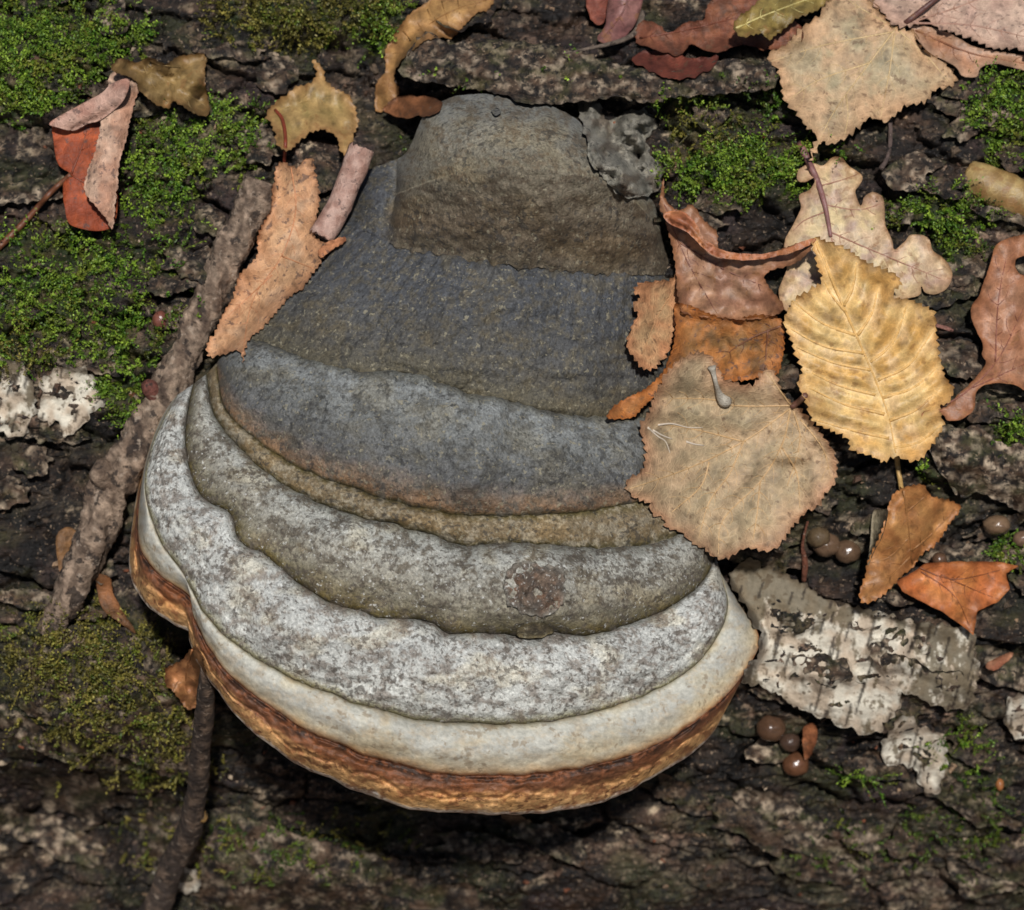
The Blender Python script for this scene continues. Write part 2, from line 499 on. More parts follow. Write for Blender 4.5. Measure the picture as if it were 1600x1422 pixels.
def dist_poly(px, py, pts, closed=True):
    p = np.asarray(pts, float)
    q = np.roll(p, -1, 0) if closed else p[1:]
    p = p if closed else p[:-1]
    best = np.full(px.shape, 1e9)
    for (x1, y1), (x2, y2) in zip(p, q):
        dx, dy = x2 - x1, y2 - y1
        t = np.clip(((px - x1) * dx + (py - y1) * dy) / (dx * dx + dy * dy + 1e-9), 0, 1)
        best = np.minimum(best, (px - x1 - t * dx) ** 2 + (py - y1 - t * dy) ** 2)
    return np.sqrt(best)

def outline(pts, step=4, serr=None, rough=0.0, seed=0, smooth=True):
    p = np.asarray(pts, float)
    if smooth:
        q = np.vstack([p[-2:], p, p[:3]])
        out = []
        for i in range(2, len(q) - 3):
            a, b, c, d = q[i - 1], q[i], q[i + 1], q[i + 2]
            n = max(2, int(np.hypot(*(c - b)) / 3))
            t = np.linspace(0, 1, n, endpoint=False)[:, None]
            out.append(0.5 * (2 * b + (c - a) * t + (2 * a - 5 * b + 4 * c - d) * t ** 2 + (3 * b - a - 3 * c + d) * t ** 3))
        p = np.vstack(out)
    cl = np.vstack([p, p[:1]])
    s = np.concatenate([[0], np.cumsum(np.hypot(*np.diff(cl, axis=0).T))])
    n = max(8, int(s[-1] / step))
    t = np.linspace(0, s[-1], n, endpoint=False)
    e = np.stack([np.interp(t, s, cl[:, 0]), np.interp(t, s, cl[:, 1])], 1)
    tg = np.roll(e, -1, 0) - np.roll(e, 1, 0)
    tg /= np.linalg.norm(tg, axis=1)[:, None] + 1e-9
    nr = np.stack([tg[:, 1], -tg[:, 0]], 1)
    if np.sum(e[:, 0] * np.roll(e[:, 1], -1) - np.roll(e[:, 0], -1) * e[:, 1]) < 0:
        nr = -nr
    d = np.zeros(n)
    if serr:
        amp, wl = serr[0] * 1.45, serr[1] * 1.1
        ph = t / wl + 0.5 * noise(t / (wl * 3), 0.3, seed)
        big = noise(t / (wl * 4), 5.5, seed + 3)
        d += amp * ((ph % 1.0) - 0.5) * (1 + 0.9 * noise(t / wl * 0.9, 1.7, seed + 1)) + amp * 0.8 * big
    if rough:
        d += rough * fbm(t / 14, 3.3, seed, 3, 0.6)
    return e + nr * d[:, None]

def cdt(poly, spacing, seed):
    lo, hi = poly.min(0), poly.max(0)
    gx, gy = np.meshgrid(np.arange(lo[0], hi[0], spacing), np.arange(lo[1], hi[1], spacing), indexing='ij')
    r = np.random.default_rng(seed)
    gx = gx.ravel() + r.uniform(-.25, .25, gx.size) * spacing
    gy = gy.ravel() + r.uniform(-.25, .25, gy.size) * spacing
    ok = inside(gx, gy, poly)
    gx, gy = gx[ok], gy[ok]
    ok = dist_poly(gx, gy, poly) > spacing * 0.45
    pts = np.vstack([poly, np.stack([gx[ok], gy[ok]], 1)])
    n = len(poly)
    vo, eo, fo, *_ = delaunay_2d_cdt([Vector(p) for p in pts], [], [list(range(n))], 1, 1e-4)
    vv = np.array([(p.x, p.y) for p in vo])
    ff = np.array([list(f) for f in fo if len(f) == 3], int)
    a, b, c = vv[ff[:, 0]], vv[ff[:, 1]], vv[ff[:, 2]]
    area = (b[:, 0] - a[:, 0]) * (c[:, 1] - a[:, 1]) - (b[:, 1] - a[:, 1]) * (c[:, 0] - a[:, 0])
    ff[area > 0] = ff[area > 0][:, ::-1]      # facing out of the flank (py runs down)
    return vv, ff

def close_sheet(vv, ff, top, bottom):
    e = np.vstack([ff[:, [0, 1]], ff[:, [1, 2]], ff[:, [2, 0]]])
    key = set(map(tuple, e.tolist()))
    rim = np.array([(a, b) for a, b in key if (b, a) not in key], int)
    n = len(vv)
    side = np.stack([rim[:, 0], rim[:, 0] + n, rim[:, 1] + n, rim[:, 1]], 1) if len(rim) else np.zeros((0, 4), int)
    return np.vstack([top, bottom]), [np.vstack([ff, ff[:, ::-1] + n]), side[:, ::-1]]

COVER = np.zeros((MW, MH), bool)      # where leaves lie: no moss pushes through them
class Sheet:
    """outline in photo pixels, own height field; knows its height anywhere"""
    def __init__(self, pts, seed=0, serr=None, rough=0.0, step=4, stiff=0.7, clear=0.0006, lift=0.0, liftw=25, cup=0.0, wave=0.0015, wavel=60,
                 tilt=(0, 0), veins=(), veinamp=0.0006, base=None, smooth=True, fold=None, dh=0.0, pct=70):
        self.seed = seed
        self.core = outline(pts, 6, None, 0, seed, smooth)
        self.poly = outline(pts, step, serr, rough, seed, smooth)
        self.veins = [spline(v, step=8) for v in veins]
        self.p = dict(stiff=stiff, clear=clear, lift=lift, liftw=liftw, cup=cup, wave=wave, wavel=wavel, veinamp=veinamp, fold=fold, dh=dh)
        self.c = self.core.mean(0)
        m = inside(MPX.astype(float), MPY.astype(float), self.core)
        if m.sum() < 6:
            m = np.hypot(MPX - self.c[0], MPY - self.c[1]) < 14
        x, y, z = (MPX[m] - self.c[0]) / 100, (MPY[m] - self.c[1]) / 100, HM[m]
        A = np.stack([np.ones_like(x), x, y, 0.6 * (x * x + y * y)], 1)
        lam = np.diag([0, .02, .02, .6]) * len(x) * .15
        self.co = np.linalg.solve(A.T @ A + lam, A.T @ z)
        res = z - A @ self.co
        self.co[0] += np.percentile(res, pct)
        self.tilt = tilt
        self.soft = blur(HM, 2.2)
        dil = HM.copy()
        for dx, dy in ((1, 0), (-1, 0), (0, 1), (0, -1)):
            dil = np.maximum(dil, np.roll(HM, (dx, dy), (0, 1)))
        self.hard = blur(dil, 0.8)
        self.base = base
    def vein_dist(self, px, py):
        d = np.full(np.shape(px), 1e9)
        for v in self.veins:
            d = np.minimum(d, dist_poly(px, py, v, False))
        return d
    def h(self, px, py):
        px, py = np.asarray(px, float), np.asarray(py, float)
        p = self.p
        ed = dist_poly(px, py, self.core)
        x, y = (px - self.c[0]) / 100, (py - self.c[1]) / 100
        pl = self.co[0] + self.co[1] * x + self.co[2] * y + self.co[3] * 0.6 * (x * x + y * y)
        soft = hm_look(self.soft, px, py)
        h = p['stiff'] * pl + (1 - p['stiff']) * soft
        h = h + self.tilt[0] * x + self.tilt[1] * y + p['dh']
        w = fbm(px / p['wavel'], py / p['wavel'], self.seed + 40, 3)
        h = h + p['wave'] * w + p['cup'] * np.exp(-ed / 30.0) + p['lift'] * np.exp(-ed / p['liftw']) * (0.6 + 0.9 * fbm(px / 45, py / 45, self.seed + 50, 2))
        if self.veins and p['veinamp']:
            vd = self.vein_dist(px, py)
            h = h + p['veinamp'] * (1 - np.exp(-(vd / 17) ** 2))
        if p['fold'] is not None:
            h = h + p['fold'](px, py, ed)
        lowest = hm_look(self.hard, px, py) + p['clear']
        dlt = h - lowest
        h = np.where(dlt > 0, h, lowest) + 0.0003 * np.exp(-np.abs(dlt) / 0.001)
        if self.base is not None:
            h = self.base(px, py, ed, h)
        return h
    def build(self, name, parent, mat, color, spacing=6, thick=0.00035, label=None, stamp=True, bottom=None):
        vv, ff = cdt(self.poly, spacing, self.seed)
        h = self.h(vv[:, 0], vv[:, 1])
        top = at(vv[:, 0], vv[:, 1], h)
        hb = h - thick if bottom is None else bottom(vv[:, 0], vv[:, 1], h)
        bot = at(vv[:, 0], vv[:, 1], hb)
        if bottom is None:
            bot = top - thick * N
        ed = dist_poly(vv[:, 0], vv[:, 1], self.core)
        c = color(vv[:, 0], vv[:, 1], ed, self) if callable(color) else np.tile(np.asarray(color, float), (len(vv), 1))
        vs, fs = close_sheet(vv, ff, top, bot)
        o = obj(name, vs, fs, mat, parent, np.vstack([c, c]), label=label)
        if stamp:
            lo, hi = self.poly.min(0), self.poly.max(0)
            m = (MPX >= lo[0]) & (MPX <= hi[0]) & (MPY >= lo[1]) & (MPY <= hi[1])
            idx = np.argwhere(m)
            qx, qy = MPX[m].astype(float), MPY[m].astype(float)
            k = inside(qx, qy, self.poly)
            hh = self.h(qx[k], qy[k])
            HM[idx[k, 0], idx[k, 1]] = np.maximum(HM[idx[k, 0], idx[k, 1]], hh)
            if bottom is None:
                COVER[idx[k, 0], idx[k, 1]] = True
        return o

def leafcol(a, b, edge=None, vein=None, seed=0, big=45, edgew=14, tint=None):
    def ds(q):
        q = alb(*q)
        return q * .97 + q.mean() * .03
    a, b = ds(a), ds(b)
    def f(px, py, ed, S):
        c = mix(a, b, sstep(-0.35, 0.35, fbm(px / big, py / big, seed + 200, 4)))
        c = c * (1 + 0.4 * fbm(px / 12, py / 12, seed + 210, 3, .6))[:, None]
        if tint is not None:
            c = mix(c, ds(tint), 0.8 * sstep(0.05, 0.35, fbm(px / 30, py / 30, seed + 222, 4, 0.6)))
        if edge is not None:
            c = mix(c, ds(edge), 0.8 * np.exp(-(ed / edgew) * (1 + 0.5 * fbm(px / 20, py / 20, seed + 230, 2))))
        c = c * (1 - .42 * sstep(.24, .4, fbm(px / 13, py / 13, seed + 240, 5, .7)))[:, None] * (1 - .25 * sstep(.05, .4, fbm(px / 55, py / 55, seed + 245, 3)))[:, None]
        if vein is not None and S.veins:
            c = mix(c, alb(*vein), 0.75 * np.exp(-S.vein_dist(px, py) / 4.0))
        return c
    return f

def tube(name, pts, mat, parent, color, ns=8, step=8, hf=None, off=0.0, rough=0.0, seed=0, stamp=False, label=None, caps=True):
    """pts rows: px, py, h (or offset over hf), radius in metres"""
    p = spline(pts, step=step)
    h = p[:, 2] if hf is None else hf(p[:, 0], p[:, 1]) + p[:, 2]
    c = at(p[:, 0], p[:, 1], h)
    r = p[:, 3]
    tg = np.gradient(c, axis=0)
    tg /= np.linalg.norm(tg, axis=1)[:, None] + 1e-12
    a = np.cross(tg, N)
    a /= np.linalg.norm(a, axis=1)[:, None] + 1e-12
    b = np.cross(a, tg)
    th = np.linspace(0, 2 * math.pi, ns, endpoint=False)
    m = len(p)
    rad = r[:, None] * np.ones((1, ns))
    if rough:
        s = np.arange(m) * step
        S_, T_ = np.meshgrid(s, th, indexing='ij')
        rad = rad * (1 + rough * (fbm(S_ / 46 + 1.3 * np.cos(T_), 1.6 * np.sin(T_) + S_ / 90, seed, 5, 0.62)))
    v = c[:, None, :] + rad[..., None] * (np.cos(th)[None, :, None] * a[:, None, :] + np.sin(th)[None, :, None] * b[:, None, :])
    v = v.reshape(-1, 3)
    i, j = np.meshgrid(np.arange(m - 1), np.arange(ns), indexing='ij')
    k = (j + 1) % ns
    f = np.stack([i * ns + j, i * ns + k, (i + 1) * ns + k, (i + 1) * ns + j], -1).reshape(-1, 4)
    v = np.vstack([v, c[:1], c[-1:]])
    t0 = np.array([(m * ns, (q + 1) % ns, q) for q in range(ns)], int)
    t1 = np.array([(m * ns + 1, (m - 1) * ns + q, (m - 1) * ns + (q + 1) % ns) for q in range(ns)], int)
    cc = color
    if callable(color):
        S_, T_ = np.meshgrid(np.arange(m) * step, th, indexing='ij')
        cc = color(S_, T_).reshape(-1, 3)
        cc = np.vstack([cc, cc[:1], cc[-1:]])
    o = obj(name, v, [f, np.vstack([t0, t1])], mat, parent, cc, label=label)
    if stamp:
        for q in np.linspace(-0.9, 0.9, 9):
            rp = r / K * q
            tx = np.gradient(p[:, 0]); ty = np.gradient(p[:, 1]); l = np.hypot(tx, ty) + 1e-9
            hm_points(p[:, 0] - ty / l * rp, p[:, 1] + tx / l * rp, h + r * math.sqrt(1 - q * q))
    return o

# ------------------------------------------------------------------ the bracket fungus
RINGS = dict(
    A=[(543, 302), (572, 268), (606, 254), (636, 236), (664, 176), (692, 158), (735, 147), (820, 154), (888, 178), (932, 215), (985, 270), (1032, 330)],
    B=[(536, 320), (570, 318), (612, 306), (670, 284), (760, 262), (850, 265), (930, 280), (992, 315), (1040, 370)],
    C=[(528, 345), (585, 368), (640, 390), (700, 400), (780, 414), (860, 422), (960, 428), (1052, 428)],
    D=[(352, 548), (392, 530), (470, 556), (560, 580), (640, 582), (720, 610), (800, 627), (870, 645), (960, 652), (1055, 650)],
    E=[(338, 568), (352, 640), (408, 692), (480, 737), (560, 766), (640, 790), (740, 806), (850, 804), (930, 797), (1010, 780), (1082, 745)],
    F=[(322, 585), (338, 655), (398, 722), (470, 772), (540, 802), (600, 816), (680, 838), (730, 853), (800, 848), (860, 851), (950, 856), (1030, 846), (1098, 815)],
    G=[(302, 600), (291, 660), (292, 712), (312, 772), (357, 800), (376, 846), (420, 872), (470, 915), (520, 942), (600, 966), (668, 970),
       (702, 990), (770, 990), (836, 996), (862, 988), (920, 992), (1000, 970), (1060, 940), (1100, 905), (1118, 868)],
    H=[(276, 618), (243, 680), (226, 755), (245, 832), (292, 905), (328, 970), (400, 1030), (480, 1070), (560, 1100), (650, 1123), (740, 1131),
       (850, 1128), (950, 1106), (1050, 1066), (1110, 1012), (1137, 950), (1126, 895)],
    I=[(250, 650), (224, 735), (216, 838), (238, 886), (296, 932), (304, 965), (345, 1040), (430, 1110), (520, 1160), (620, 1194), (720, 1211),
       (830, 1209), (950, 1190), (1050, 1150), (1132, 1088), (1186, 1004), (1150, 935)],
    J=[(216, 760), (204, 840), (204, 900), (230, 946), (270, 972), (296, 986), (296, 1004), (320, 1052), (380, 1130), (460, 1190), (560, 1236), (640, 1262),
       (740, 1271), (850, 1269), (950, 1249), (1050, 1197), (1108, 1152), (1129, 1110), (1140, 1050)])
HT = dict(A=(.020, -.012, -.006), B=(.034, -.006, .000), C=(.042, .000, .004), D=(.050, .008, .008), E=(.058, .010, .010), F=(.060, .010, .010),
          G=(.066, .010, .008), H=(.068, .010, .004), I=(.064, .006, -.004), J=(.054, .004, -.012))     # height in the middle, at the left, at the right
TIERS = [('A', 'B', 44), ('B', 'C', 44), ('C', 'D', 56), ('D', 'E', 60), ('E', 'F', 26), ('F', 'G', 56), ('G', 'H', 60), ('H', 'I', 40), ('I', 'J', 40)]
NT = 520
tt = np.linspace(0, 1, NT)
RS = {k: spline(v, n=NT) for k, v in RINGS.items()}
for k in RS:
    s = np.arange(NT) / NT
    a = {'C': 9.0, 'D': 5.0, 'A': 1.5, 'B': 1.0}.get(k, 4.0)
    RS[k] = RS[k] + a * np.stack([0.4 * fbm(s * 30, 1.1, 5, 3), fbm(s * 30, 3.7, 9, 4)], 1) * np.sin(math.pi * s)[:, None] ** 0.3
prof = np.sin(math.pi * tt) ** 0.62
def ring_h(k):
    m, l, r = HT[k]
    b = l + (r - l) * tt
    return b + (m - (l + r) / 2) * prof
RH = {k: ring_h(k) for k in RS}
notch = np.exp(-((tt - 0.125) / 0.012) ** 2)
for k in 'IJ':
    RH[k] = RH[k] - 0.006 * notch
RH['J'] = RH['J'] - 0.010 * sstep(0.13, 0.09, tt)
RH['I'] = RH['I'] - 0.008 * sstep(0.15, 0.10, tt)
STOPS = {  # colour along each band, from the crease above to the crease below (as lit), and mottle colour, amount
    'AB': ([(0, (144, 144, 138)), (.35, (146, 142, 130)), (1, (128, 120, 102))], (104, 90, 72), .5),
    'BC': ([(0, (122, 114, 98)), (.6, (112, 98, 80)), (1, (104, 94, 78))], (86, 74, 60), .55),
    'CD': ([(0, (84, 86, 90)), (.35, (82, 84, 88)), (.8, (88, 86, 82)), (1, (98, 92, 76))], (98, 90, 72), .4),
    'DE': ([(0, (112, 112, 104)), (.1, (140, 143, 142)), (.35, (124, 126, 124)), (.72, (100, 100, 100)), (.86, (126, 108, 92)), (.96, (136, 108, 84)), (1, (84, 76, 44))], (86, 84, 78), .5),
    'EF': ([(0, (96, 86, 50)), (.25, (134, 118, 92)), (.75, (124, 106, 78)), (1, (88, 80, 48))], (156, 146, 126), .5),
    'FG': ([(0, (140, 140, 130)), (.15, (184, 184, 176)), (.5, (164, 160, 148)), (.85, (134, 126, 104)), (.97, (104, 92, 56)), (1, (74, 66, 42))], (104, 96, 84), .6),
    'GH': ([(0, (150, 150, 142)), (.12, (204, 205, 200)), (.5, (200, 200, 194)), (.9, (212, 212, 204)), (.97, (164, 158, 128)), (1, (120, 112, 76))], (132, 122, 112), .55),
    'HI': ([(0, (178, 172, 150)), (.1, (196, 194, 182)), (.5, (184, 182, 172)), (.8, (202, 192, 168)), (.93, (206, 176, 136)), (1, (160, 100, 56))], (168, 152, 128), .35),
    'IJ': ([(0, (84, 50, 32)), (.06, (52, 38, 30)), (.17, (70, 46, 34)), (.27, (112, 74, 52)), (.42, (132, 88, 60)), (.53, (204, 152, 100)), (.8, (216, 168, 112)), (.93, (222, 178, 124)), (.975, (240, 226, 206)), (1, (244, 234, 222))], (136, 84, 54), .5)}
AMP = {'CD': .004, 'DE': .0095, 'EF': .0038, 'FG': .0120, 'GH': .0105, 'HI': .0058, 'IJ': .0068}
rows, heads, cols, seg = [], [], [], []
ends = 0.35 + 0.65 * np.sin(math.pi * tt) ** 0.5
def prof_tier(f):
    return np.sin(math.pi * np.clip(f, 0, 1) ** 0.88) ** 0.6
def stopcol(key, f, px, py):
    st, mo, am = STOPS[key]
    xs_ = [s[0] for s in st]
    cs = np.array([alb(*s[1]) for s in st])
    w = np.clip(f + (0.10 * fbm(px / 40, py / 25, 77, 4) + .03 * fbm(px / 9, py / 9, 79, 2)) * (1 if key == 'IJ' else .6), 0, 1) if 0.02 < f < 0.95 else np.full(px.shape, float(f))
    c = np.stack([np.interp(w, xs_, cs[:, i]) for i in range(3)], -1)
    n1 = fbm(px / 34, py / 24, 81, 5, 0.66)
    n2 = fbm(px / 9, py / 7, 83, 4, 0.65)
    c = mix(c, alb(*mo), min(1, am * 1.5) * sstep(-0.06, 0.26, n1 * 0.8 + n2 * 0.55))
    n3 = fbm(px / 90, py / 60, 86, 4)
    c = mix(c, c * np.array([1.08, .98, .80]), .6 * sstep(.05, .4, n3))
    ck = np.abs(fbm(px / 75, py / 42, 141, 4, .55))
    if key in ('CD', 'DE', 'FG', 'GH', 'BC'):
        c = mix(c, c * .3, .8 * sstep(.022, .006, ck) * sstep(.1, .3, fbm(px / 60, py / 40, 145, 2)))
    return c * (1 + 0.35 * n2 + .2 * fbm(px / 130, py / 90, 87, 3))[..., None]
for ti, (a, b, n) in enumerate(TIERS):
    key = a + b
    last = ti == len(TIERS) - 1
    for i in range(n + 1):
        f = i / n
        g = 0.5 - 0.5 * math.cos(math.pi * f) if key not in ('AB', 'BC') else f
        pxy = RS[a] * (1 - f) + RS[b] * f
        h = RH[a] * (1 - f) + RH[b] * f
        px, py = pxy[:, 0], pxy[:, 1]
        if key in ('AB', 'BC'):
            fd = f * 0.5 if key == 'AB' else 0.5 + 0.5 * f
            h = h + 0.031 * math.sin(math.pi * min(1, fd) ** 0.72) ** 1.15 * np.sin(math.pi * np.clip((tt - 0.155) / 0.83, 0, 1)) ** 0.42
            h = h + 0.005 * np.exp(-((tt - 0.09) / 0.05) ** 2) * math.sin(math.pi * fd)
            h = h - 0.004 * np.exp(-((tt - .15) / 0.02) ** 2) * math.sin(math.pi * min(1, fd * .9 + .1))
        else:
            h = h + AMP[key] * prof_tier(f) * ends * (1 + 0.45 * fbm(tt * 7, ti * 3.1, 15, 1))
        h = h + (0.0022 * fbm(px / 70, py / 50, 91, 3) + 0.0008 * fbm(px / 17, py / 12, 93, 4, 0.6)) * {'HI': .5, 'CD': .55}.get(key, 1)
        if key == 'CD':
            t4 = fbm(px / 110, py / 45, 97, 4, 0.55) * 2.6
            h = h + 0.0009 * (np.floor(t4) + sstep(0.8, 1, t4 - np.floor(t4)))
        if key in ('GH', 'HI'):
            h = h + 0.00022 * np.sin(f * (46 if key == 'GH' else 14) + 2.5 * fbm(px / 70, py / 70, 98, 3)) * sstep(.3, .7, f)
        if key == 'IJ':
            h = h - 0.0022 * np.exp(-((f - .12 - .04 * fbm(px / 60, py / 60, 61, 2)) / .07) ** 2) * (.6 + fbm(px / 50, py / 50, 63, 2)) - .0012 * np.exp(-((f - .55 - .2 * fbm(px / 60, py / 60, 64, 2)) / .06) ** 2) + 0.0012 * fbm(px / 26, py / 14, 99, 4) * sstep(.2, .5, f)
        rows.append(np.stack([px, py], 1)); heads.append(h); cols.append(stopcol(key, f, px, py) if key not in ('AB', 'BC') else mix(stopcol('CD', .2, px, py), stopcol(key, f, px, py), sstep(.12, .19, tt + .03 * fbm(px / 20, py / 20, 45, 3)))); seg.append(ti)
FP, FH, FC, SG = np.array(rows), np.array(heads), np.array(cols), np.array(seg)
hm_points(FP[..., 0], FP[..., 1], FH)
# close small holes of the stamp
for _ in range(2):
    B = HM.copy()
    for dx, dy in ((1, 0), (-1, 0), (0, 1), (0, -1)):
        Sft = np.roll(HM, (dx, dy), (0, 1))
        Sft2 = np.roll(HM, (-dx, -dy), (0, 1))
        B = np.maximum(B, np.minimum(Sft, Sft2))
    HM[:] = B

fung = thing('bracket_fungus', 'large hoof-shaped bracket fungus with grey tiers and orange-brown rim growing on the log', 'fungus', at(800, 500, -0.02))
def fung_part(name, k0, k1, mat, label=None, back=False):
    sel = np.flatnonzero((SG >= k0) & (SG <= k1))
    px, py, h, c = FP[sel, :, 0], FP[sel, :, 1], FH[sel], FC[sel]
    lft = np.stack([px[:, 0] + 26, px[:, 0] + 12, px[:, 0] + 3], 1)
    lh = np.stack([h[:, 0] - .07, h[:, 0] - .03, h[:, 0] - .008], 1)
    rgt = np.stack([px[:, -1] - 3, px[:, -1] - 12, px[:, -1] - 26], 1)
    rh = np.stack([h[:, -1] - .008, h[:, -1] - .03, h[:, -1] - .07], 1)
    px = np.hstack([lft, px, rgt]); h = np.hstack([lh, h, rh])
    py = np.hstack([np.repeat(py[:, :1], 3, 1), py, np.repeat(py[:, -1:], 3, 1)])
    c = np.concatenate([np.repeat(c[:, :1], 3, 1), c, np.repeat(c[:, -1:], 3, 1)], 1)
    if back:
        ex = [(10, -.05), (5, -.03), (1.5, -.012), (0.4, -.004)]
        px = np.vstack([px[:1]] * 4 + [px]); c = np.concatenate([c[:1]] * 4 + [c], 0)
        py = np.vstack([py[:1] + e[0] for e in ex] + [py]); h = np.vstack([h[:1] + e[1] for e in ex] + [h])
    m, n = px.shape
    v = at(px, py, h).reshape(-1, 3)
    i, j = np.meshgrid(np.arange(m - 1), np.arange(n - 1), indexing='ij')
    q = (i * n + j).ravel()
    return obj(name, v, [np.stack([q, q + n, q + n + 1, q + 1], 1)], mat, fung, c.reshape(-1, 3), label=label), (px[-1], py[-1], h[-1])
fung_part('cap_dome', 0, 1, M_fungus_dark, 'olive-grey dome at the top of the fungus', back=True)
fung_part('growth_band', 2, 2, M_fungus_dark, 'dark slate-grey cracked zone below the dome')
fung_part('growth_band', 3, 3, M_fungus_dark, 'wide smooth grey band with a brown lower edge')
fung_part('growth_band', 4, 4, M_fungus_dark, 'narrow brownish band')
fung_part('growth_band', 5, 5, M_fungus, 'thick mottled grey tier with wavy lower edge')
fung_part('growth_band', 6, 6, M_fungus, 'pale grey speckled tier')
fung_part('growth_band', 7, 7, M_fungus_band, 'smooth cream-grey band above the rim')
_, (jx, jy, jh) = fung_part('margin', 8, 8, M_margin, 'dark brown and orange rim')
dirs = -math.sin(PITCH) * 1.0, math.cos(PITCH)
pr = [at(jx, jy, jh)]
inw = (math.sin(PITCH) * V - math.cos(PITCH) * N)
for d_, dn in ((.0012, .0016), (.003, .002), (.02, .001), (.06, -.004), (.12, -.012)):
    pr.append(pr[0] + inw * d_ - (np.array([0, 0, 1.0])) * dn)
pv = np.array(pr)
m, n = pv.shape[:2]
i, j = np.meshgrid(np.arange(m - 1), np.arange(n - 1), indexing='ij')
q = (i * n + j).ravel()
obj('pore_surface', pv.reshape(-1, 3), [np.stack([q, q + n, q + n + 1, q + 1], 1)], M_pore, fung, alb(226, 214, 200))

def lump(pts, seed, rise, name, parent, mat, color, rough=3.0, nz=0.002, nw=22, depth=0.012, spacing=5, power=0.5, clear=0.0, stiff=0.3, label=None, dh=0.0, pct=50, wid=None, tilt=(0, 0)):
    S = Sheet(pts, seed, None, rough, 5, stiff=stiff, clear=clear, wave=0.0, dh=dh, pct=pct, tilt=tilt)
    w = wid or max(8.0, dist_poly(S.c[0:1], S.c[1:2], S.core)[0])
    S.base = lambda px, py, ed, h: h + rise * np.clip(ed / w, 0, 1) ** power + nz * fbm(px / nw, py / nw, seed + 9, 4, 0.6) * np.clip(ed / 10, 0, 1)
    return S.build(name, parent, mat, color, spacing, label=label, bottom=lambda px, py, h: h - depth), S

gcol = leafcol((140, 136, 124), (160, 154, 140), seed=3, big=25, tint=(104, 90, 76))
lump([(905, 158), (916, 150), (934, 158), (950, 186), (985, 172), (1020, 166), (1026, 192), (1012, 222), (1020, 245), (1036, 268), (1026, 298), (990, 308), (962, 300), (940, 272), (922, 250), (912, 205)],
     5, 0.016, 'gnarled_growth', fung, M_fungus_dark, gcol, nz=0.019, nw=36, power=.8, rough=7, label='knobbly dark outgrowth beside the dome', spacing=4)
lump([(790, 892), (815, 878), (850, 882), (880, 890), (884, 925), (872, 955), (830, 962), (796, 945), (786, 915)], 6, 0.002, 'scar', fung, M_fungus,
     leafcol((128, 108, 92), (96, 84, 76), (140, 138, 128), seed=6, big=14, tint=(150, 112, 88), edgew=7), nz=0.006, nw=18, power=1.2, rough=9, spacing=4, label='crusted brown scar')
lump([(808, 982), (832, 972), (858, 976), (862, 990), (838, 997), (812, 994)], 8, 0.001, 'scar', fung, M_fungus_dark, leafcol((78, 70, 62), (104, 92, 70), (112, 100, 66), seed=8, big=10, edgew=5), nz=0.003, nw=12, power=1.2, rough=5, spacing=4)
lump([(768, 173), (778, 169), (783, 176), (774, 181)], 9, 0.001, 'wart', fung, M_fungus_dark, alb(112, 110, 104), spacing=3, rough=1, nz=0)

# ------------------------------------------------------------------ bark slabs and papery birch bark left on the log
def barkcol(seed, k=1.0):
    def f(px, py, ed, S):
        c = mix(alb(30, 24, 21), alb(92, 72, 56), sstep(-.3, .4, fbm(px / 40, py / 22, seed, 5, .6)))
        c = mix(c, alb(186, 166, 142), min(1, k * 0.8) * sstep(.06, .3, fbm(px / 22, py / 14, seed + 5, 5, .68) + .12 * (k - .7)))
        return mix(c, alb(66, 70, 34), 0.5 * sstep(.0, .4, fbm(px / 50, py / 30, seed + 9, 3)))
    return f
lump([(621, 110), (635, 88), (660, 52), (685, 56), (700, 66), (756, 60), (824, 66), (891, 77), (950, 96), (1010, 108), (1075, 112), (1130, 92), (1195, 96), (1215, 118), (1200, 138),
      (1120, 148), (1060, 152), (1009, 160), (959, 153), (901, 160), (857, 163), (807, 156), (763, 143), (709, 136), (672, 129), (641, 126)],
     31, 0.006, 'bark_plate', log, M_bark, barkcol(31, .8), rough=6, nz=0.006, nw=46, depth=0.016, power=.3, dh=0.012, stiff=.85, label='raised slab of mossy bark above the dome')
lump([(1450, 664), (1475, 658), (1500, 668), (1530, 664), (1560, 690), (1605, 700), (1630, 760), (1605, 806), (1585, 795), (1560, 782), (1530, 770), (1500, 776), (1480, 752), (1455, 715)],
     32, 0.007, 'bark_plate', log, M_bark, barkcol(36, 1.2), rough=5, nz=0.005, nw=30, depth=0.014, power=.4, stiff=.6, dh=.003)
lump([(215, 1305), (240, 1265), (330, 1262), (420, 1290), (520, 1320), (600, 1345), (615, 1400), (560, 1440), (400, 1440), (300, 1400), (240, 1360)],
     33, 0.008, 'bark_plate', log, M_bark, barkcol(41, .7), rough=7, nz=0.006, nw=50, depth=0.02, power=.4, stiff=.7, dh=.004)
lump([(15, 1080), (60, 1000), (150, 975), (250, 1010), (300, 1110), (330, 1230), (300, 1225), (240, 1205), (170, 1170), (110, 1140), (50, 1120)],
     34, 0.008, 'bark_plate', log, M_bark, barkcol(44, .6), rough=6, nz=0.006, nw=50, depth=0.02, power=.4, stiff=.7, dh=.002)

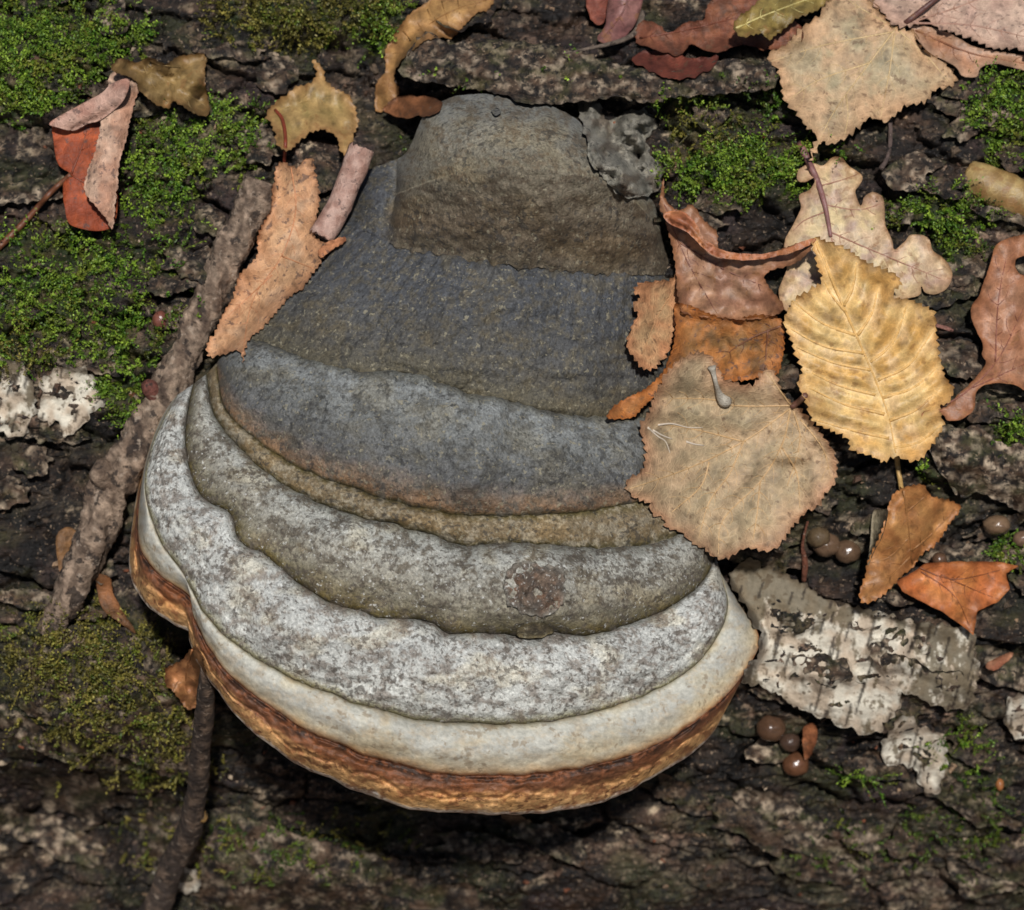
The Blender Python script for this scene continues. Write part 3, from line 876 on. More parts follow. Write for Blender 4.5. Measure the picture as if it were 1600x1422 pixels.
fr = np.random.default_rng(77)
FLAKES = 0
for tries in range(900):
    if FLAKES >= 95:
        break
    fx, fy = fr.uniform(-20, 1620), fr.uniform(-20, 1440)
    ra, rb = fr.uniform(22, 85), fr.uniform(11, 30)
    if fy > 1050:
        ra, rb = ra * 1.25, rb * 1.3
    lx, ly = np.array([fx, fx - ra, fx + ra, fx, fx]), np.array([fy, fy, fy, fy - rb, fy + rb])
    if np.any(hm_look(HM, lx, ly) - log_h(lx, ly) > .005):
        continue
    if any(np.hypot((fx - a) / (rx + 10), (fy - b) / (ry + 10)) < .75 and n > 250 for a, b, rx, ry, n, k in MOSS):
        continue
    slope = math.radians(fr.normal(14 if fy > 900 else 4, 9))
    th_ = np.linspace(0, 2 * math.pi, 15, endpoint=False)
    rad_ = 1 + fr.normal(0, .2, 15)
    ex, ey = ra * rad_ * np.cos(th_), rb * rad_ * np.sin(th_)
    pts_ = np.stack([fx + ex * math.cos(slope) - ey * math.sin(slope), fy + ex * math.sin(slope) + ey * math.cos(slope)], 1)
    lump(pts_, 700 + FLAKES, fr.uniform(.001, .003), 'bark_flake', log, M_bark, barkcol(500 + 7 * FLAKES, fr.uniform(.3, 1.15)), rough=6, nz=.005, nw=26, depth=.006, power=.35,
         spacing=6, stiff=.75, dh=fr.uniform(.001, .004), tilt=(0, fr.uniform(.003, .012)))
    FLAKES += 1

def birchcol(seed, dark):
    def f(px, py, ed, S):
        c = mix(alb(224, 216, 198), alb(196, 178, 156), sstep(-.25, .3, fbm(px / 36, py / 36, seed, 4)))
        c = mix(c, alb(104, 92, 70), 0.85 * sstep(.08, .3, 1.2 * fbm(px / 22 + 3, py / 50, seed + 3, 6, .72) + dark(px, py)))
        # lenticels: dark dashes running round the trunk
        r = np.random.default_rng(seed)
        lo, hi = S.poly.min(0), S.poly.max(0)
        for _ in range(max(4, int((hi[0] - lo[0]) * (hi[1] - lo[1]) / 1300))):
            a, b, l = r.uniform(lo[0], hi[0]), r.uniform(lo[1], hi[1]), r.uniform(10, 48)
            d = dist_poly(px, py, [(a, b), (a - .28 * l, b + l)], False) + 1.6 * fbm(px / 7, py / 7, seed + 7, 2)
            c = mix(c, alb(44, 36, 30), .85 * sstep(r.uniform(2.2, 4.2), .8, d))
        return mix(c, alb(74, 58, 44), .7 * np.exp(-ed / 3))
    return f
def birch(pts, seed, dark=lambda x, y: 0 * x, **k):
    a = dict(rough=11, nz=.0011, nw=60, depth=.0009, power=.5, spacing=2.6, stiff=.8, dh=.002, clear=.0006)
    a.update(k)
    return lump(pts, seed, -.0016, 'birch_bark_patch', log, M_birch, birchcol(seed, dark), **a)
birch([(1188, 1004), (1158, 1060), (1180, 1071), (1210, 1086), (1240, 1101), (1285, 1120), (1330, 1142), (1371, 1148), (1382, 1131), (1405, 1105), (1409, 1082), (1450, 1097),
       (1476, 1105), (1510, 1103), (1529, 1068), (1523, 1015), (1518, 992), (1461, 970), (1412, 968), (1382, 959), (1338, 948), (1300, 940), (1262, 915), (1210, 890), (1169, 876),
       (1150, 885), (1140, 910), (1165, 950)], 51,
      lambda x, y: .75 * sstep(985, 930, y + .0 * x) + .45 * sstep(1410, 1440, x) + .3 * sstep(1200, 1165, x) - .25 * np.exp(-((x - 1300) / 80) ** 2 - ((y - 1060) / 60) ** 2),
      label='large sheet of papery white birch bark beside the fungus rim')
birch([(1375, 1180), (1380, 1165), (1400, 1125), (1420, 1118), (1440, 1136), (1470, 1150), (1478, 1195), (1465, 1236), (1448, 1236), (1434, 1212), (1410, 1196), (1390, 1192)], 52,
      lambda x, y: -.3 + 0 * x, label='small torn white birch bark scrap')
birch([(54, 644), (67, 619), (64, 602), (71, 588), (91, 576), (118, 574), (138, 580), (148, 592), (164, 629), (142, 642), (115, 676), (101, 686), (94, 676), (91, 659), (78, 662)], 53,
      lambda x, y: -.35 + 0 * x, label='small white birch bark scrap in the moss')
birch([(1572, 1100), (1600, 1084), (1625, 1100), (1620, 1150), (1586, 1156), (1574, 1135)], 54, lambda x, y: -.1 + 0 * x)
birch([(236, 1364), (258, 1355), (300, 1354), (313, 1384), (300, 1396), (255, 1382)], 55, lambda x, y: -.2 + 0 * x)
birch([(-20, 568), (30, 566), (50, 600), (55, 650), (30, 684), (0, 676), (-20, 650)], 56, lambda x, y: .12 + 0 * x)

# ------------------------------------------------------------------ the thick stick and the twigs
def stickcol(S_, T_):
    c = mix(alb(104, 86, 72), alb(164, 142, 122), sstep(-.35, .4, fbm(S_ / 34 + np.sin(T_), np.cos(T_) * 2 + S_ / 70, 7, 5, .65)))
    return mix(c, alb(64, 50, 42), .8 * sstep(.1, .4, fbm(S_ / 30 + 5 + np.cos(T_), np.sin(T_) * 2.5, 9, 5, .65)))
def on(px, py, d=0.0):
    return float(hm_look(blur(HM, 3), px, py)) + d
HM_PRE = HM.copy()
SK = [(408, 282, .0075), (392, 330, .0078), (362, 390, .0080), (330, 455, .0076), (305, 520, .0074), (275, 585, .0080), (240, 650, .0086), (205, 712, .0090), (172, 765, .0092), (150, 830, .0086),
      (125, 890, .0082), (100, 945, .0070), (74, 992, .0052)]
stick = thing('stick', 'thick brown stick with a knot lying slantwise under the brown-orange leaf beside the fungus', 'stick', at(240, 650, on(240, 650)))
hs = [on(a, b) for a, b, _ in SK]
hl = np.polyfit(range(len(SK)), [min(x, .012) for x in hs], 2)
hl = np.polyval(hl, range(len(SK)))
tube('stem', [(a, b, z + .006, r * .68) for (a, b, r), z in zip(SK, hl)], M_stick, stick, stickcol, ns=28, step=3, rough=.42, seed=3, stamp=True)
tube('knot', [(182, 754, hl[8] + .007, .0050), (164, 742, hl[8] + .010, .0044), (152, 734, hl[8] + .012, .0040), (145, 730, hl[8] + .0125, .0026)], M_stick, stick, stickcol, ns=12, step=3, rough=.25, seed=5)
tube('bud', [(245, 620, hl[6] + .010, .0026), (233, 605, hl[6] + .012, .0027), (226, 598, hl[6] + .013, .0015)], M_stick, stick, alb(110, 66, 56), ns=10, step=3)

def twig(name, label, pts, c, rough=.2, seed=0, group=None, lift=0.002):
    z = [on(max(0, min(1599, p[0])), max(0, min(1421, p[1]))) for p in pts]
    z = np.polyval(np.polyfit(range(len(pts)), z, 1), range(len(pts)))
    z = z + max(0, max(on(p[0], p[1]) - q for p, q in zip(pts, z)) * .6)
    t = thing(name, label, 'twig', at(pts[-1][0], pts[-1][1], z[-1]), group)
    tube('stem', [(p[0], p[1], q + lift, p[2]) for p, q in zip(pts, z)], M_stick, t, c, ns=10, step=4, rough=rough, seed=seed)
    return t, z
tw, tz = twig('twig', 'slender dark twig rising to the fungus rim at the small crumpled tan leaf', [(326, 1040, .0024), (320, 1110, .0030), (314, 1170, .0032), (308, 1230, .0034), (298, 1290, .0040), (272, 1350, .0044), (236, 1440, .0050)],
     lambda S_, T_: mix(alb(66, 56, 50), alb(120, 100, 84), sstep(-.1, .5, fbm(S_ / 16, np.cos(T_), 4, 3))), .3, 8, lift=.012)
tube('side_shoot', [(305, 1268, tz[4] + .016, .0030), (315, 1278, tz[4] + .018, .0024), (318, 1284, tz[4] + .018, .0012)], M_stick, tw, alb(150, 116, 66), ns=8, step=3)
twig('twig', 'thin grey twig on the bark slab above the dome', [(876, 84, .0004), (930, 74, .0006), (975, 62, .0008), (996, 46, .0010), (1004, 20, .0012)], alb(112, 98, 86), .2, 4, lift=.004)
twig('twig', 'short bent dark stem under the big tan birch leaf', [(1391, 180, .0007), (1391, 222, .0007), (1386, 248, .0007), (1376, 264, .0008)], alb(96, 80, 74), .1, 5)
twig('twig', 'thin reddish rootlet standing beside the pair of brown puffballs', [(1262, 815, .0004), (1254, 850, .0005), (1258, 880, .0010), (1256, 908, .0008)], alb(110, 66, 48), .2, 6)
twig('twig', 'short pale pink twig beside the yellow leaf', [(1462, 508, .0006), (1488, 516, .0007)], alb(150, 104, 92), .1, 7)

# ------------------------------------------------------------------ fallen leaves
def leaf(label, pts, color, mat=None, seed=0, curl=.0035, stalk=None, stalkcol=(120, 84, 60), veins=(), veincol=(150, 110, 70), vr=.0004, spacing=6, name='fallen_leaf', group=None, extra=None, vein_tubes=True, **k):
    k['dh'] = k.get('dh', 0) + .0015
    k.setdefault('lift', curl); k.setdefault('liftw', 26)
    k['wave'] = k.get('wave', .0015) * 1.1
    S = Sheet(pts, seed, veins=veins, **k)
    bx, by = S.c
    t = thing(name, label, 'leaf', at(bx, by, float(S.h(np.array([bx]), np.array([by]))[0])))
    bl = S.build('blade', t, mat or M_leaf, color, spacing)
    if vein_tubes:
        rv = np.random.default_rng(seed + 900)
        for v in list(S.veins):
            for i_ in range(2, len(v) - 2, 3):
                if len(v) < 9 or len(S.veins) > 12:
                    break
                d_ = v[i_ + 1] - v[i_ - 1]
                d_ = d_ / np.hypot(*d_)
                for sg in (-1, 1):
                    an = sg * rv.uniform(.7, 1.05)
                    e_ = np.array([d_[0] * math.cos(an) - d_[1] * math.sin(an), d_[0] * math.sin(an) + d_[1] * math.cos(an)])
                    ln = rv.uniform(14, 34)
                    w_ = spline([v[i_], v[i_] + e_ * ln * .5 + rv.normal(0, 1.5, 2), v[i_] + (e_ * .8 + d_ * .25) * ln], n=6)
                    if inside(w_[:, 0], w_[:, 1], S.poly).all():
                        tube('vein', np.column_stack([w_, np.full(6, -.00004), np.linspace(vr * .45, vr * .2, 6)]), M_leaf_clean, bl, alb(*veincol), ns=4, step=7, hf=S.h)
        for v in S.veins:
            m = len(v)
            k_ = inside(v[:, 0], v[:, 1], S.poly)
            vv = v[k_]
            if len(vv) < 4:
                continue
            rr_ = np.linspace(vr, vr * .4, len(vv))
            tube('vein', np.column_stack([vv, np.zeros(len(vv)), rr_]), M_leaf_clean, bl, alb(*veincol), ns=5, step=9, hf=S.h)
    if stalk:
        st = np.array(stalk, float)
        tube('stalk', st if st.shape[1] == 4 else np.column_stack([st[:, :2], st[:, 2], np.full(len(st), .0008)]), M_leaf_clean, t, alb(*stalkcol), ns=7, step=5,
             hf=lambda a, b: np.maximum(hm_look(blur(HM, 1.5), a, b), 0 * a - .2))
    return t, bl, S

def flap(parent, name, pts, color, mat=None, seed=0, spacing=5, label=None, **k):
    S = Sheet(pts, seed, **k)
    return S.build(name, parent, mat or M_leaf, color, spacing, label=label), S

def ridge(x1, y1, x2, y2, width, amp):
    """a rounded roll along the line"""
    def f(px, py, ed):
        d = dist_poly(px, py, [(x1, y1), (x2, y2)], False)
        return amp * np.sqrt(np.clip(1 - (d / width) ** 2, 0, 1))
    return f

def rolled(parent, name, ax, mat, color, turns=1.5, inner=.45, seed=0, label=None, nt=40, step=4, phase=0.0):
    """a leaf rolled up round its axis: rows px, py, h, radius"""
    p = spline(ax, step=step)
    c = at(p[:, 0], p[:, 1], p[:, 2])
    tg = np.gradient(c, axis=0)
    tg /= np.linalg.norm(tg, axis=1)[:, None]
    a = np.cross(tg, N); a /= np.linalg.norm(a, axis=1)[:, None]
    b = np.cross(a, tg)
    th = np.linspace(0, 2 * math.pi * turns, nt)
    m = len(p)
    fr = 1 - (1 - inner) * th / th[-1]
    S_, T_ = np.meshgrid(np.arange(m) * step, th, indexing='ij')
    rad = p[:, 3][:, None] * fr[None] * (1 + .10 * fbm(S_ / 26, T_ * .8, seed, 3))
    ang = T_ + phase + .25 * fbm(S_ / 60, T_ * 0, seed + 3, 2)
    v = c[:, None] + rad[..., None] * (np.cos(ang)[..., None] * a[:, None] + np.sin(ang)[..., None] * b[:, None])
    jag = 0.0012 * fbm(th * 3, th * 0, seed + 6, 3)
    v[0] += jag[:, None] * tg[0]; v[-1] += jag[:, None] * tg[-1]
    i, j = np.meshgrid(np.arange(m - 1), np.arange(nt - 1), indexing='ij')
    q = (i * nt + j).ravel()
    cc = mix(alb(*color[0]), alb(*color[1]), sstep(-.3, .3, fbm(S_ / 24, T_ * 1.2, seed + 9, 4)))
    o = obj(name, v.reshape(-1, 3), [np.stack([q, q + nt, q + nt + 1, q + 1], 1)], mat, parent, cc.reshape(-1, 3), label=label)
    md = o.modifiers.new('thickness', 'SOLIDIFY'); md.thickness = .0003; md.offset = 0
    for w in np.linspace(-.9, .9, 7):
        tx = np.gradient(p[:, 0]); ty = np.gradient(p[:, 1]); l = np.hypot(tx, ty)
        hm_points(p[:, 0] - ty / l * p[:, 3] / K * w, p[:, 1] + tx / l * p[:, 3] / K * w, p[:, 2] + p[:, 3] * math.sqrt(1 - w * w))
    return o

# --- left side
t, bl, S = leaf('orange-red leaf with pinkish rolled-over edges and a long thin stalk on green moss', [(84, 190), (120, 170), (170, 165), (180, 240), (178, 350), (115, 354), (101, 324), (99, 287), (111, 273), (91, 257), (84, 223)],
     leafcol((176, 84, 44), (140, 64, 36), seed=1), M_leaf_spot, 1, stalk=[(111, 273, .002, .0009), (80, 300, .003, .0009), (40, 345, .003, .0010), (0, 384, .002, .0012), (-25, 405, .002, .0012)], stalkcol=(104, 62, 40),
     veins=[[(111, 273), (128, 230), (140, 190)], [(111, 273), (150, 300), (175, 345)]], veincol=(120, 56, 32), stiff=.95, dh=.003, wave=.001)
flap(t, 'rolled_edge', [(170, 118), (189, 110), (213, 115), (217, 130), (211, 158), (203, 190), (190, 243), (183, 304), (177, 357), (165, 341), (149, 324), (131, 297), (136, 268), (149, 236), (157, 190), (163, 160), (170, 138)],
     leafcol((194, 160, 136), (178, 132, 106), seed=2), M_leaf_spot, 2, serr=(2, 9), fold=ridge(192, 130, 155, 345, 30, .007), stiff=.95, wave=.0006)
flap(t, 'rolled_edge', [(78, 191), (128, 162), (159, 145), (175, 130), (202, 124), (192, 158), (158, 187), (138, 193), (115, 204), (90, 199)],
     leafcol((192, 154, 136), (172, 124, 106), seed=4), M_leaf_spot, 4, fold=ridge(85, 186, 185, 140, 26, .006), stiff=.95, wave=.0006)
leaf('crumpled olive-brown leaf lying at the head of the orange-red leaf', [(175, 110), (184, 93), (199, 93), (216, 98), (233, 89), (260, 98), (277, 88), (300, 83), (321, 86), (319, 115), (326, 175), (304, 177), (270, 158), (266, 169), (243, 164), (216, 142), (209, 125)],
     leafcol((134, 108, 62), (168, 140, 90), (110, 78, 44), seed=11, big=20), M_leaf_clean, 11, serr=(2, 9), stiff=.9, dh=.004, wave=.011, wavel=46,
     veins=[[(212, 110), (250, 120), (320, 165)], [(225, 105), (240, 135), (262, 160)], [(240, 100), (290, 105), (318, 92)], [(230, 100), (262, 128), (300, 170)]], veincol=(150, 124, 78), veinamp=.0014, vr=.0002)
leaf('ochre crescent-shaped toothed leaf with a red stalk in the dark hollow', [(418, 185), (432, 160), (462, 137), (488, 127), (494, 112), (485, 91), (500, 99), (516, 130), (540, 145), (552, 165), (557, 190), (550, 215), (540, 243), (530, 235), (528, 215), (510, 202), (490, 206), (470, 220), (450, 236), (432, 228), (428, 205)],
     leafcol((176, 146, 92), (142, 124, 74), (178, 132, 84), seed=12, big=24), M_leaf_clean, 12, serr=(3.5, 9), stiff=.9, dh=.006, wave=.006, wavel=60, stalk=[(430, 172, .001, .0005), (441, 186, .002, .0006), (446, 215, .003, .0006), (444, 256, .002, .0006)], stalkcol=(128, 58, 40),
     veins=[[(430, 175), (470, 160), (530, 150)], [(470, 160), (500, 135)], [(500, 155), (545, 200)]], veincol=(164, 136, 84), vr=.0002)
t, bl, S = leaf('long brown-orange toothed leaf lying over the stick and the fungus shoulder', [(427, 287), (429, 267), (439, 253), (452, 257), (464, 261), (474, 251), (486, 248), (493, 270), (498, 297), (498, 331), (493, 358), (492, 372), (506, 382), (503, 395), (505, 402), (493, 425), (473, 449), (454, 462),
     (432, 487), (412, 511), (388, 534), (381, 555), (380, 568), (371, 548), (351, 553), (327, 558), (324, 538), (334, 517), (351, 484), (361, 465), (378, 429), (402, 398), (402, 371), (418, 337), (425, 314)],
     leafcol((208, 164, 122), (190, 142, 102), (196, 140, 100), seed=13, big=50, tint=(202, 166, 132)), M_leaf_spot, 13, serr=(3.2, 9), step=3, stiff=.85, dh=.0015, wave=.003, wavel=70, fold=lambda px, py, ed: .0045 * np.exp(-((px - (455 - (py - 300) * .35)) / 26) ** 2) * sstep(460, 330, py),
     veins=[[(455, 262), (462, 330), (440, 400), (395, 470), (378, 560)], [(440, 400), (490, 420)], [(425, 430), (350, 500)]], veincol=(196, 136, 96), vr=.00028, clear=.0008)
flap(t, 'curled_tip', [(496, 396), (508, 380), (525, 373), (541, 371), (536, 382), (516, 394), (505, 402)], leafcol((196, 132, 90), (150, 92, 60), seed=14), M_leaf_spot, 14, serr=(2, 7), dh=.003, wave=.002, spacing=4)
t = thing('fallen_leaf', 'pinkish leaf rolled into a tube leaning on the brown-orange leaf', 'leaf', at(540, 300, on(540, 300)))
hz = max(on(500, 372), on(545, 290), on(530, 320))
rolled(t, 'blade', [(567, 232, hz + .004, .0042), (556, 262, hz + .004, .0044), (543, 295, hz + .004, .0040), (525, 335, hz + .004, .0042), (503, 372, hz + .005, .0044)], M_leaf_spot, ((186, 154, 140), (156, 120, 106)), seed=3, turns=1.6)

# --- top
leaf('long curled tan leaf with ribbed back against the mossy bark above the dome', [(768, -12), (763, 15), (746, 20), (726, 40), (706, 60), (689, 58), (665, 62), (650, 74), (635, 86), (621, 105), (616, 125), (625, 142), (611, 165), (593, 175), (586, 165), (591, 125), (601, 115), (601, 84), (611, 61), (631, 30), (665, 3), (690, -14)],
     leafcol((190, 146, 88), (168, 126, 78), (140, 98, 58), seed=15, big=30), M_leaf_clean, 15, serr=(2, 9), stiff=.9, dh=.004, wave=.002, cup=-.010, liftw=30,
     veins=[[(760, 0), (700, 20), (650, 55), (618, 100), (598, 165)]] + [[(a, b), (c, d)] for a, b, c, d in ((735, 5, 738, 25), (715, 0, 722, 42), (690, 2, 705, 52), (668, 15, 686, 55), (648, 28, 668, 60), (630, 48, 650, 72), (616, 72, 636, 84))], veincol=(150, 108, 62), veinamp=.0022, vr=.0002)
leaf('small torn brown leaf scrap tucked beside the top of the dome', [(600, 166), (618, 152), (645, 150), (675, 152), (692, 160), (680, 178), (650, 182), (625, 184), (604, 176)], leafcol((140, 90, 56), (104, 66, 42), seed=16, big=20), M_leaf, 16, rough=4, dh=.003, wave=.005, wavel=30)
leaf('reddish-brown leaf tip beside the dusky pink leaf', [(918, -14), (952, -14), (948, 22), (938, 40), (922, 28)], leafcol((150, 86, 66), (120, 62, 48), seed=17), M_leaf, 17, rough=2, dh=.003)
leaf('dusky pink leaf lying on dark bark by the thin grey twig', [(956, -14), (1002, -14), (998, 26), (978, 56), (950, 69), (933, 60), (946, 38)], leafcol((140, 96, 88), (116, 74, 70), seed=18), M_leaf_clean, 18, rough=1, dh=.005, veins=[[(985, -10), (970, 25), (940, 62)]], veincol=(112, 72, 66))
leaf('dark reddish-brown torn leaf pressed flat on the bark', [(985, 92), (1012, 80), (1050, 76), (1085, 92), (1120, 86), (1112, 108), (1066, 124), (1040, 120), (1005, 106)], leafcol((122, 62, 46), (92, 46, 36), seed=19), M_leaf, 19, rough=5, dh=.002)
leaf('brown oak leaf half buried beneath the big tan birch leaf', [(992, 62), (1004, 32), (1030, 38), (1046, 52), (1068, 36), (1098, 30), (1108, 8), (1140, -14), (1190, -14), (1230, 20), (1256, 60), (1205, 78), (1160, 72), (1110, 82), (1080, 70), (1060, 86), (1025, 78)],
     leafcol((156, 98, 66), (124, 72, 52), (110, 64, 44), seed=20, big=30, tint=(74, 52, 40)), M_leaf, 20, rough=4, dh=.004, wave=.004, veins=[[(1000, 60), (1080, 45), (1180, 20)]], veincol=(116, 66, 48))
leaf('curled yellow-olive leaf with pale folds resting on the brown oak leaf', [(1146, 37), (1169, 15), (1205, -12), (1300, -14), (1280, 14), (1242, 30), (1218, 49), (1203, 62), (1188, 49), (1158, 57)],
     leafcol((176, 154, 84), (142, 122, 60), (110, 84, 44), seed=21, big=20), M_leaf_clean, 21, serr=(3, 10), dh=.004, wave=.006, wavel=36, fold=ridge(1150, 45, 1290, -8, 26, .005), veins=[[(1150, 44), (1200, 22), (1280, -8)]], veincol=(200, 184, 120))
leaf('brown lobed leaf tucked below the pinkish speckled leaf', [(1424, 42), (1462, 45), (1490, 55), (1530, 75), (1620, 92), (1620, 114), (1560, 100), (1533, 106), (1526, 120), (1505, 119), (1490, 102), (1450, 80)],
     leafcol((176, 122, 86), (150, 96, 62), (196, 160, 132), seed=22), M_leaf_clean, 22, rough=1.5, dh=.004, wave=.002, veins=[[(1430, 48), (1520, 84), (1615, 102)]], veincol=(130, 84, 58))
leaf('pinkish speckled toothed leaf with a curled stalk end above the brown lobed leaf', [(1372, -16), (1625, -16), (1625, 88), (1590, 80), (1550, 75), (1520, 61), (1490, 50), (1465, 42), (1452, 28), (1440, 24), (1426, 40), (1400, 40), (1380, 20)],
     leafcol((204, 174, 152), (188, 154, 136), (184, 146, 122), seed=23), M_leaf_spot, 23, serr=(4, 12), step=3, dh=.005, wave=.002, veins=[[(1425, 35), (1500, 10), (1560, -14)], [(1425, 36), (1520, 40), (1620, 62)]], veincol=(168, 130, 112), stalk=[(1410, 40, .001, .0010), (1445, 12, .004, .0009), (1478, -14, .004, .0008)], stalkcol=(96, 62, 56))
leaf('big pale tan birch leaf with toothed edge and down-pointing tip on the mossy bark', [(1197, 86), (1225, 69), (1255, 41), (1278, 22), (1300, -5), (1330, -14), (1360, -6), (1379, 22), (1401, 43), (1431, 49), (1435, 71), (1461, 90), (1491, 116), (1488, 135), (1465, 140), (1446, 161), (1412, 165), (1386, 188), (1360, 185), (1345, 199),
     (1311, 218), (1294, 225), (1284, 222), (1268, 250), (1275, 212), (1259, 202), (1244, 180), (1225, 154), (1216, 112)],
     leafcol((180, 166, 134), (196, 164, 128), (200, 154, 112), seed=24, big=60, edgew=26, tint=(170, 158, 126)), M_leaf, 24, serr=(5, 13), step=3, dh=.004, wave=.003, wavel=90, stiff=.92,
     veins=[[(1401, 43), (1350, 110), (1300, 180), (1272, 240)], [(1395, 50), (1290, 70), (1205, 96)], [(1360, 98), (1280, 125), (1230, 158)], [(1398, 52), (1390, 110), (1376, 184)], [(1404, 48), (1450, 90), (1482, 128)], [(1398, 44), (1340, 10), (1315, -8)], [(1322, 148), (1325, 180), (1320, 210)]],
     veincol=(206, 178, 132), vr=.0003, veinamp=.0016)

# --- right group
leaf('pale lobed oak leaf with purplish stalk lying beneath the yellow leaf', [(1270, 255), (1285, 259), (1300, 246), (1315, 246), (1326, 259), (1347, 274), (1343, 289), (1336, 300), (1345, 322), (1351, 307), (1364, 300), (1379, 307), (1382, 326), (1384, 352), (1394, 375), (1397, 390), (1412, 379), (1424, 367), (1450, 371), (1457, 390), (1476, 405), (1488, 427),
     (1480, 450), (1461, 460), (1446, 457), (1439, 447), (1437, 461), (1412, 467), (1394, 470), (1337, 490), (1280, 500), (1228, 486), (1217, 454), (1229, 420), (1225, 382), (1240, 349), (1251, 326), (1249, 304), (1266, 296), (1274, 277), (1257, 285), (1246, 281), (1249, 264)],
     leafcol((206, 184, 138), (196, 170, 138), (192, 150, 112), seed=25, big=40, tint=(172, 142, 128)), M_leaf_clean, 25, rough=1, step=3, dh=.003, wave=.002, stiff=.92,
     veins=[[(1270, 262), (1290, 320), (1298, 370), (1330, 440), (1345, 484)], [(1296, 362), (1360, 390), (1470, 436)], [(1288, 320), (1340, 328), (1378, 318)], [(1284, 290), (1320, 280), (1340, 272)], [(1292, 330), (1256, 345), (1240, 360)]], veincol=(160, 116, 96), vr=.0003,
     stalk=[(1250, 226, .002, .0014), (1262, 250, .003, .0011), (1278, 285, .001, .0010), (1290, 325, .0005, .0008), (1298, 370, .0003, .0006)], stalkcol=(132, 92, 88))
leaf('brown oak leaf with a stubby stalk end on black bark beside the yellow leaf', [(1620, 366), (1575, 372), (1555, 385), (1548, 410), (1530, 460), (1518, 480), (1520, 505), (1535, 535), (1535, 555), (1540, 570), (1515, 600), (1498, 615), (1480, 634), (1443, 644), (1445, 655), (1472, 648), (1480, 657), (1502, 655), (1522, 640), (1526, 612), (1545, 600), (1580, 600), (1620, 608), (1625, 500), (1620, 440), (1592, 427), (1588, 405), (1615, 395)],
     leafcol((180, 130, 98), (160, 108, 78), (156, 100, 64), seed=26, big=40), M_leaf_clean, 26, rough=1.2, step=3, dh=.005, wave=.0035, lift=.002, veins=[[(1445, 650), (1510, 612), (1560, 560), (1600, 480)], [(1555, 565), (1560, 470), (1575, 390)], [(1520, 606), (1620, 560)]], veincol=(134, 82, 66), vr=.0003)
t = thing('fallen_leaf', 'small tan leaf curled into a roll at the edge of the mossy bark', 'leaf', at(1560, 300, on(1560, 300)))
hz = on(1560, 300)
rolled(t, 'blade', [(1512, 268, hz + .003, .0042), (1535, 282, hz + .004, .0060), (1570, 300, hz + .004, .0068), (1625, 322, hz + .004, .0060)], M_leaf_clean, ((168, 142, 92), (140, 110, 66)), seed=8, turns=1.35, inner=.6, phase=.4)
leaf('torn tan toothed leaf piece resting on the dark zone of the fungus', [(1056, 432), (1045, 436), (1020, 440), (1000, 442), (989, 455), (1002, 466), (990, 476), (998, 490), (985, 510), (982, 540), (992, 560), (1000, 575), (1015, 582), (1030, 575), (1046, 552), (1054, 520), (1062, 480)],
     leafcol((194, 160, 116), (200, 144, 100), (196, 136, 94), seed=27, big=30), M_leaf, 27, serr=(4, 11), step=3, dh=.003, wave=.002, veins=[[(1055, 450), (1025, 500), (1002, 560)]], veincol=(180, 136, 96), vr=.00025)
t, bl, S = leaf('curled brown-pink leaf with an upturned orange edge between the fungus and the oak leaf', [(1037, 278), (1030, 322), (1037, 338), (1047, 371), (1056, 412), (1060, 465), (1068, 490), (1120, 497), (1180, 500), (1222, 485), (1218, 468), (1202, 450), (1195, 431), (1210, 420), (1240, 412), (1262, 394), (1270, 375), (1232, 386), (1195, 397), (1150, 397), (1124, 390), (1120, 360), (1101, 345), (1082, 319), (1060, 330), (1041, 311)],
     leafcol((172, 132, 102), (148, 108, 86), (158, 104, 68), seed=28, big=30), M_leaf_clean, 28, rough=2, serr=(1.5, 10), step=3, dh=.006, wave=.005, wavel=55, veins=[[(1038, 320), (1070, 400), (1120, 490)], [(1060, 378), (1130, 420), (1200, 450)]], veincol=(126, 84, 70), vr=.0003)
flap(t, 'upturned_edge', [(1036, 336), (1060, 328), (1085, 345), (1100, 370), (1130, 391), (1195, 396), (1271, 372), (1264, 384), (1200, 404), (1140, 405), (1105, 393), (1075, 364), (1050, 352)], leafcol((190, 122, 78), (156, 92, 60), seed=29), M_leaf_clean, 29, rough=1.5, dh=.006, wave=.002, fold=lambda px, py, ed: .005 * np.clip(ed / 12, 0, 1))
leaf('orange-brown withered leaf drooping onto the fungus from under the big grey-tan leaf', [(1052, 478), (1075, 476), (1110, 490), (1150, 498), (1190, 490), (1220, 498), (1226, 520), (1222, 560), (1215, 585), (1190, 592), (1150, 596), (1100, 590), (1060, 598), (1020, 622), (992, 650), (965, 655), (947, 653), (958, 635), (985, 620), (1010, 605), (1035, 580), (1050, 545), (1055, 510)],
     leafcol((178, 116, 58), (132, 98, 56), (190, 112, 52), seed=30, big=26, tint=(112, 86, 56)), M_leaf_spot, 30, serr=(2, 9), step=3, dh=.003, wave=.0045, wavel=50, veins=[[(1224, 508), (1170, 530), (1120, 565)], [(1200, 515), (1195, 580)]], veincol=(116, 74, 50), vr=.0004)
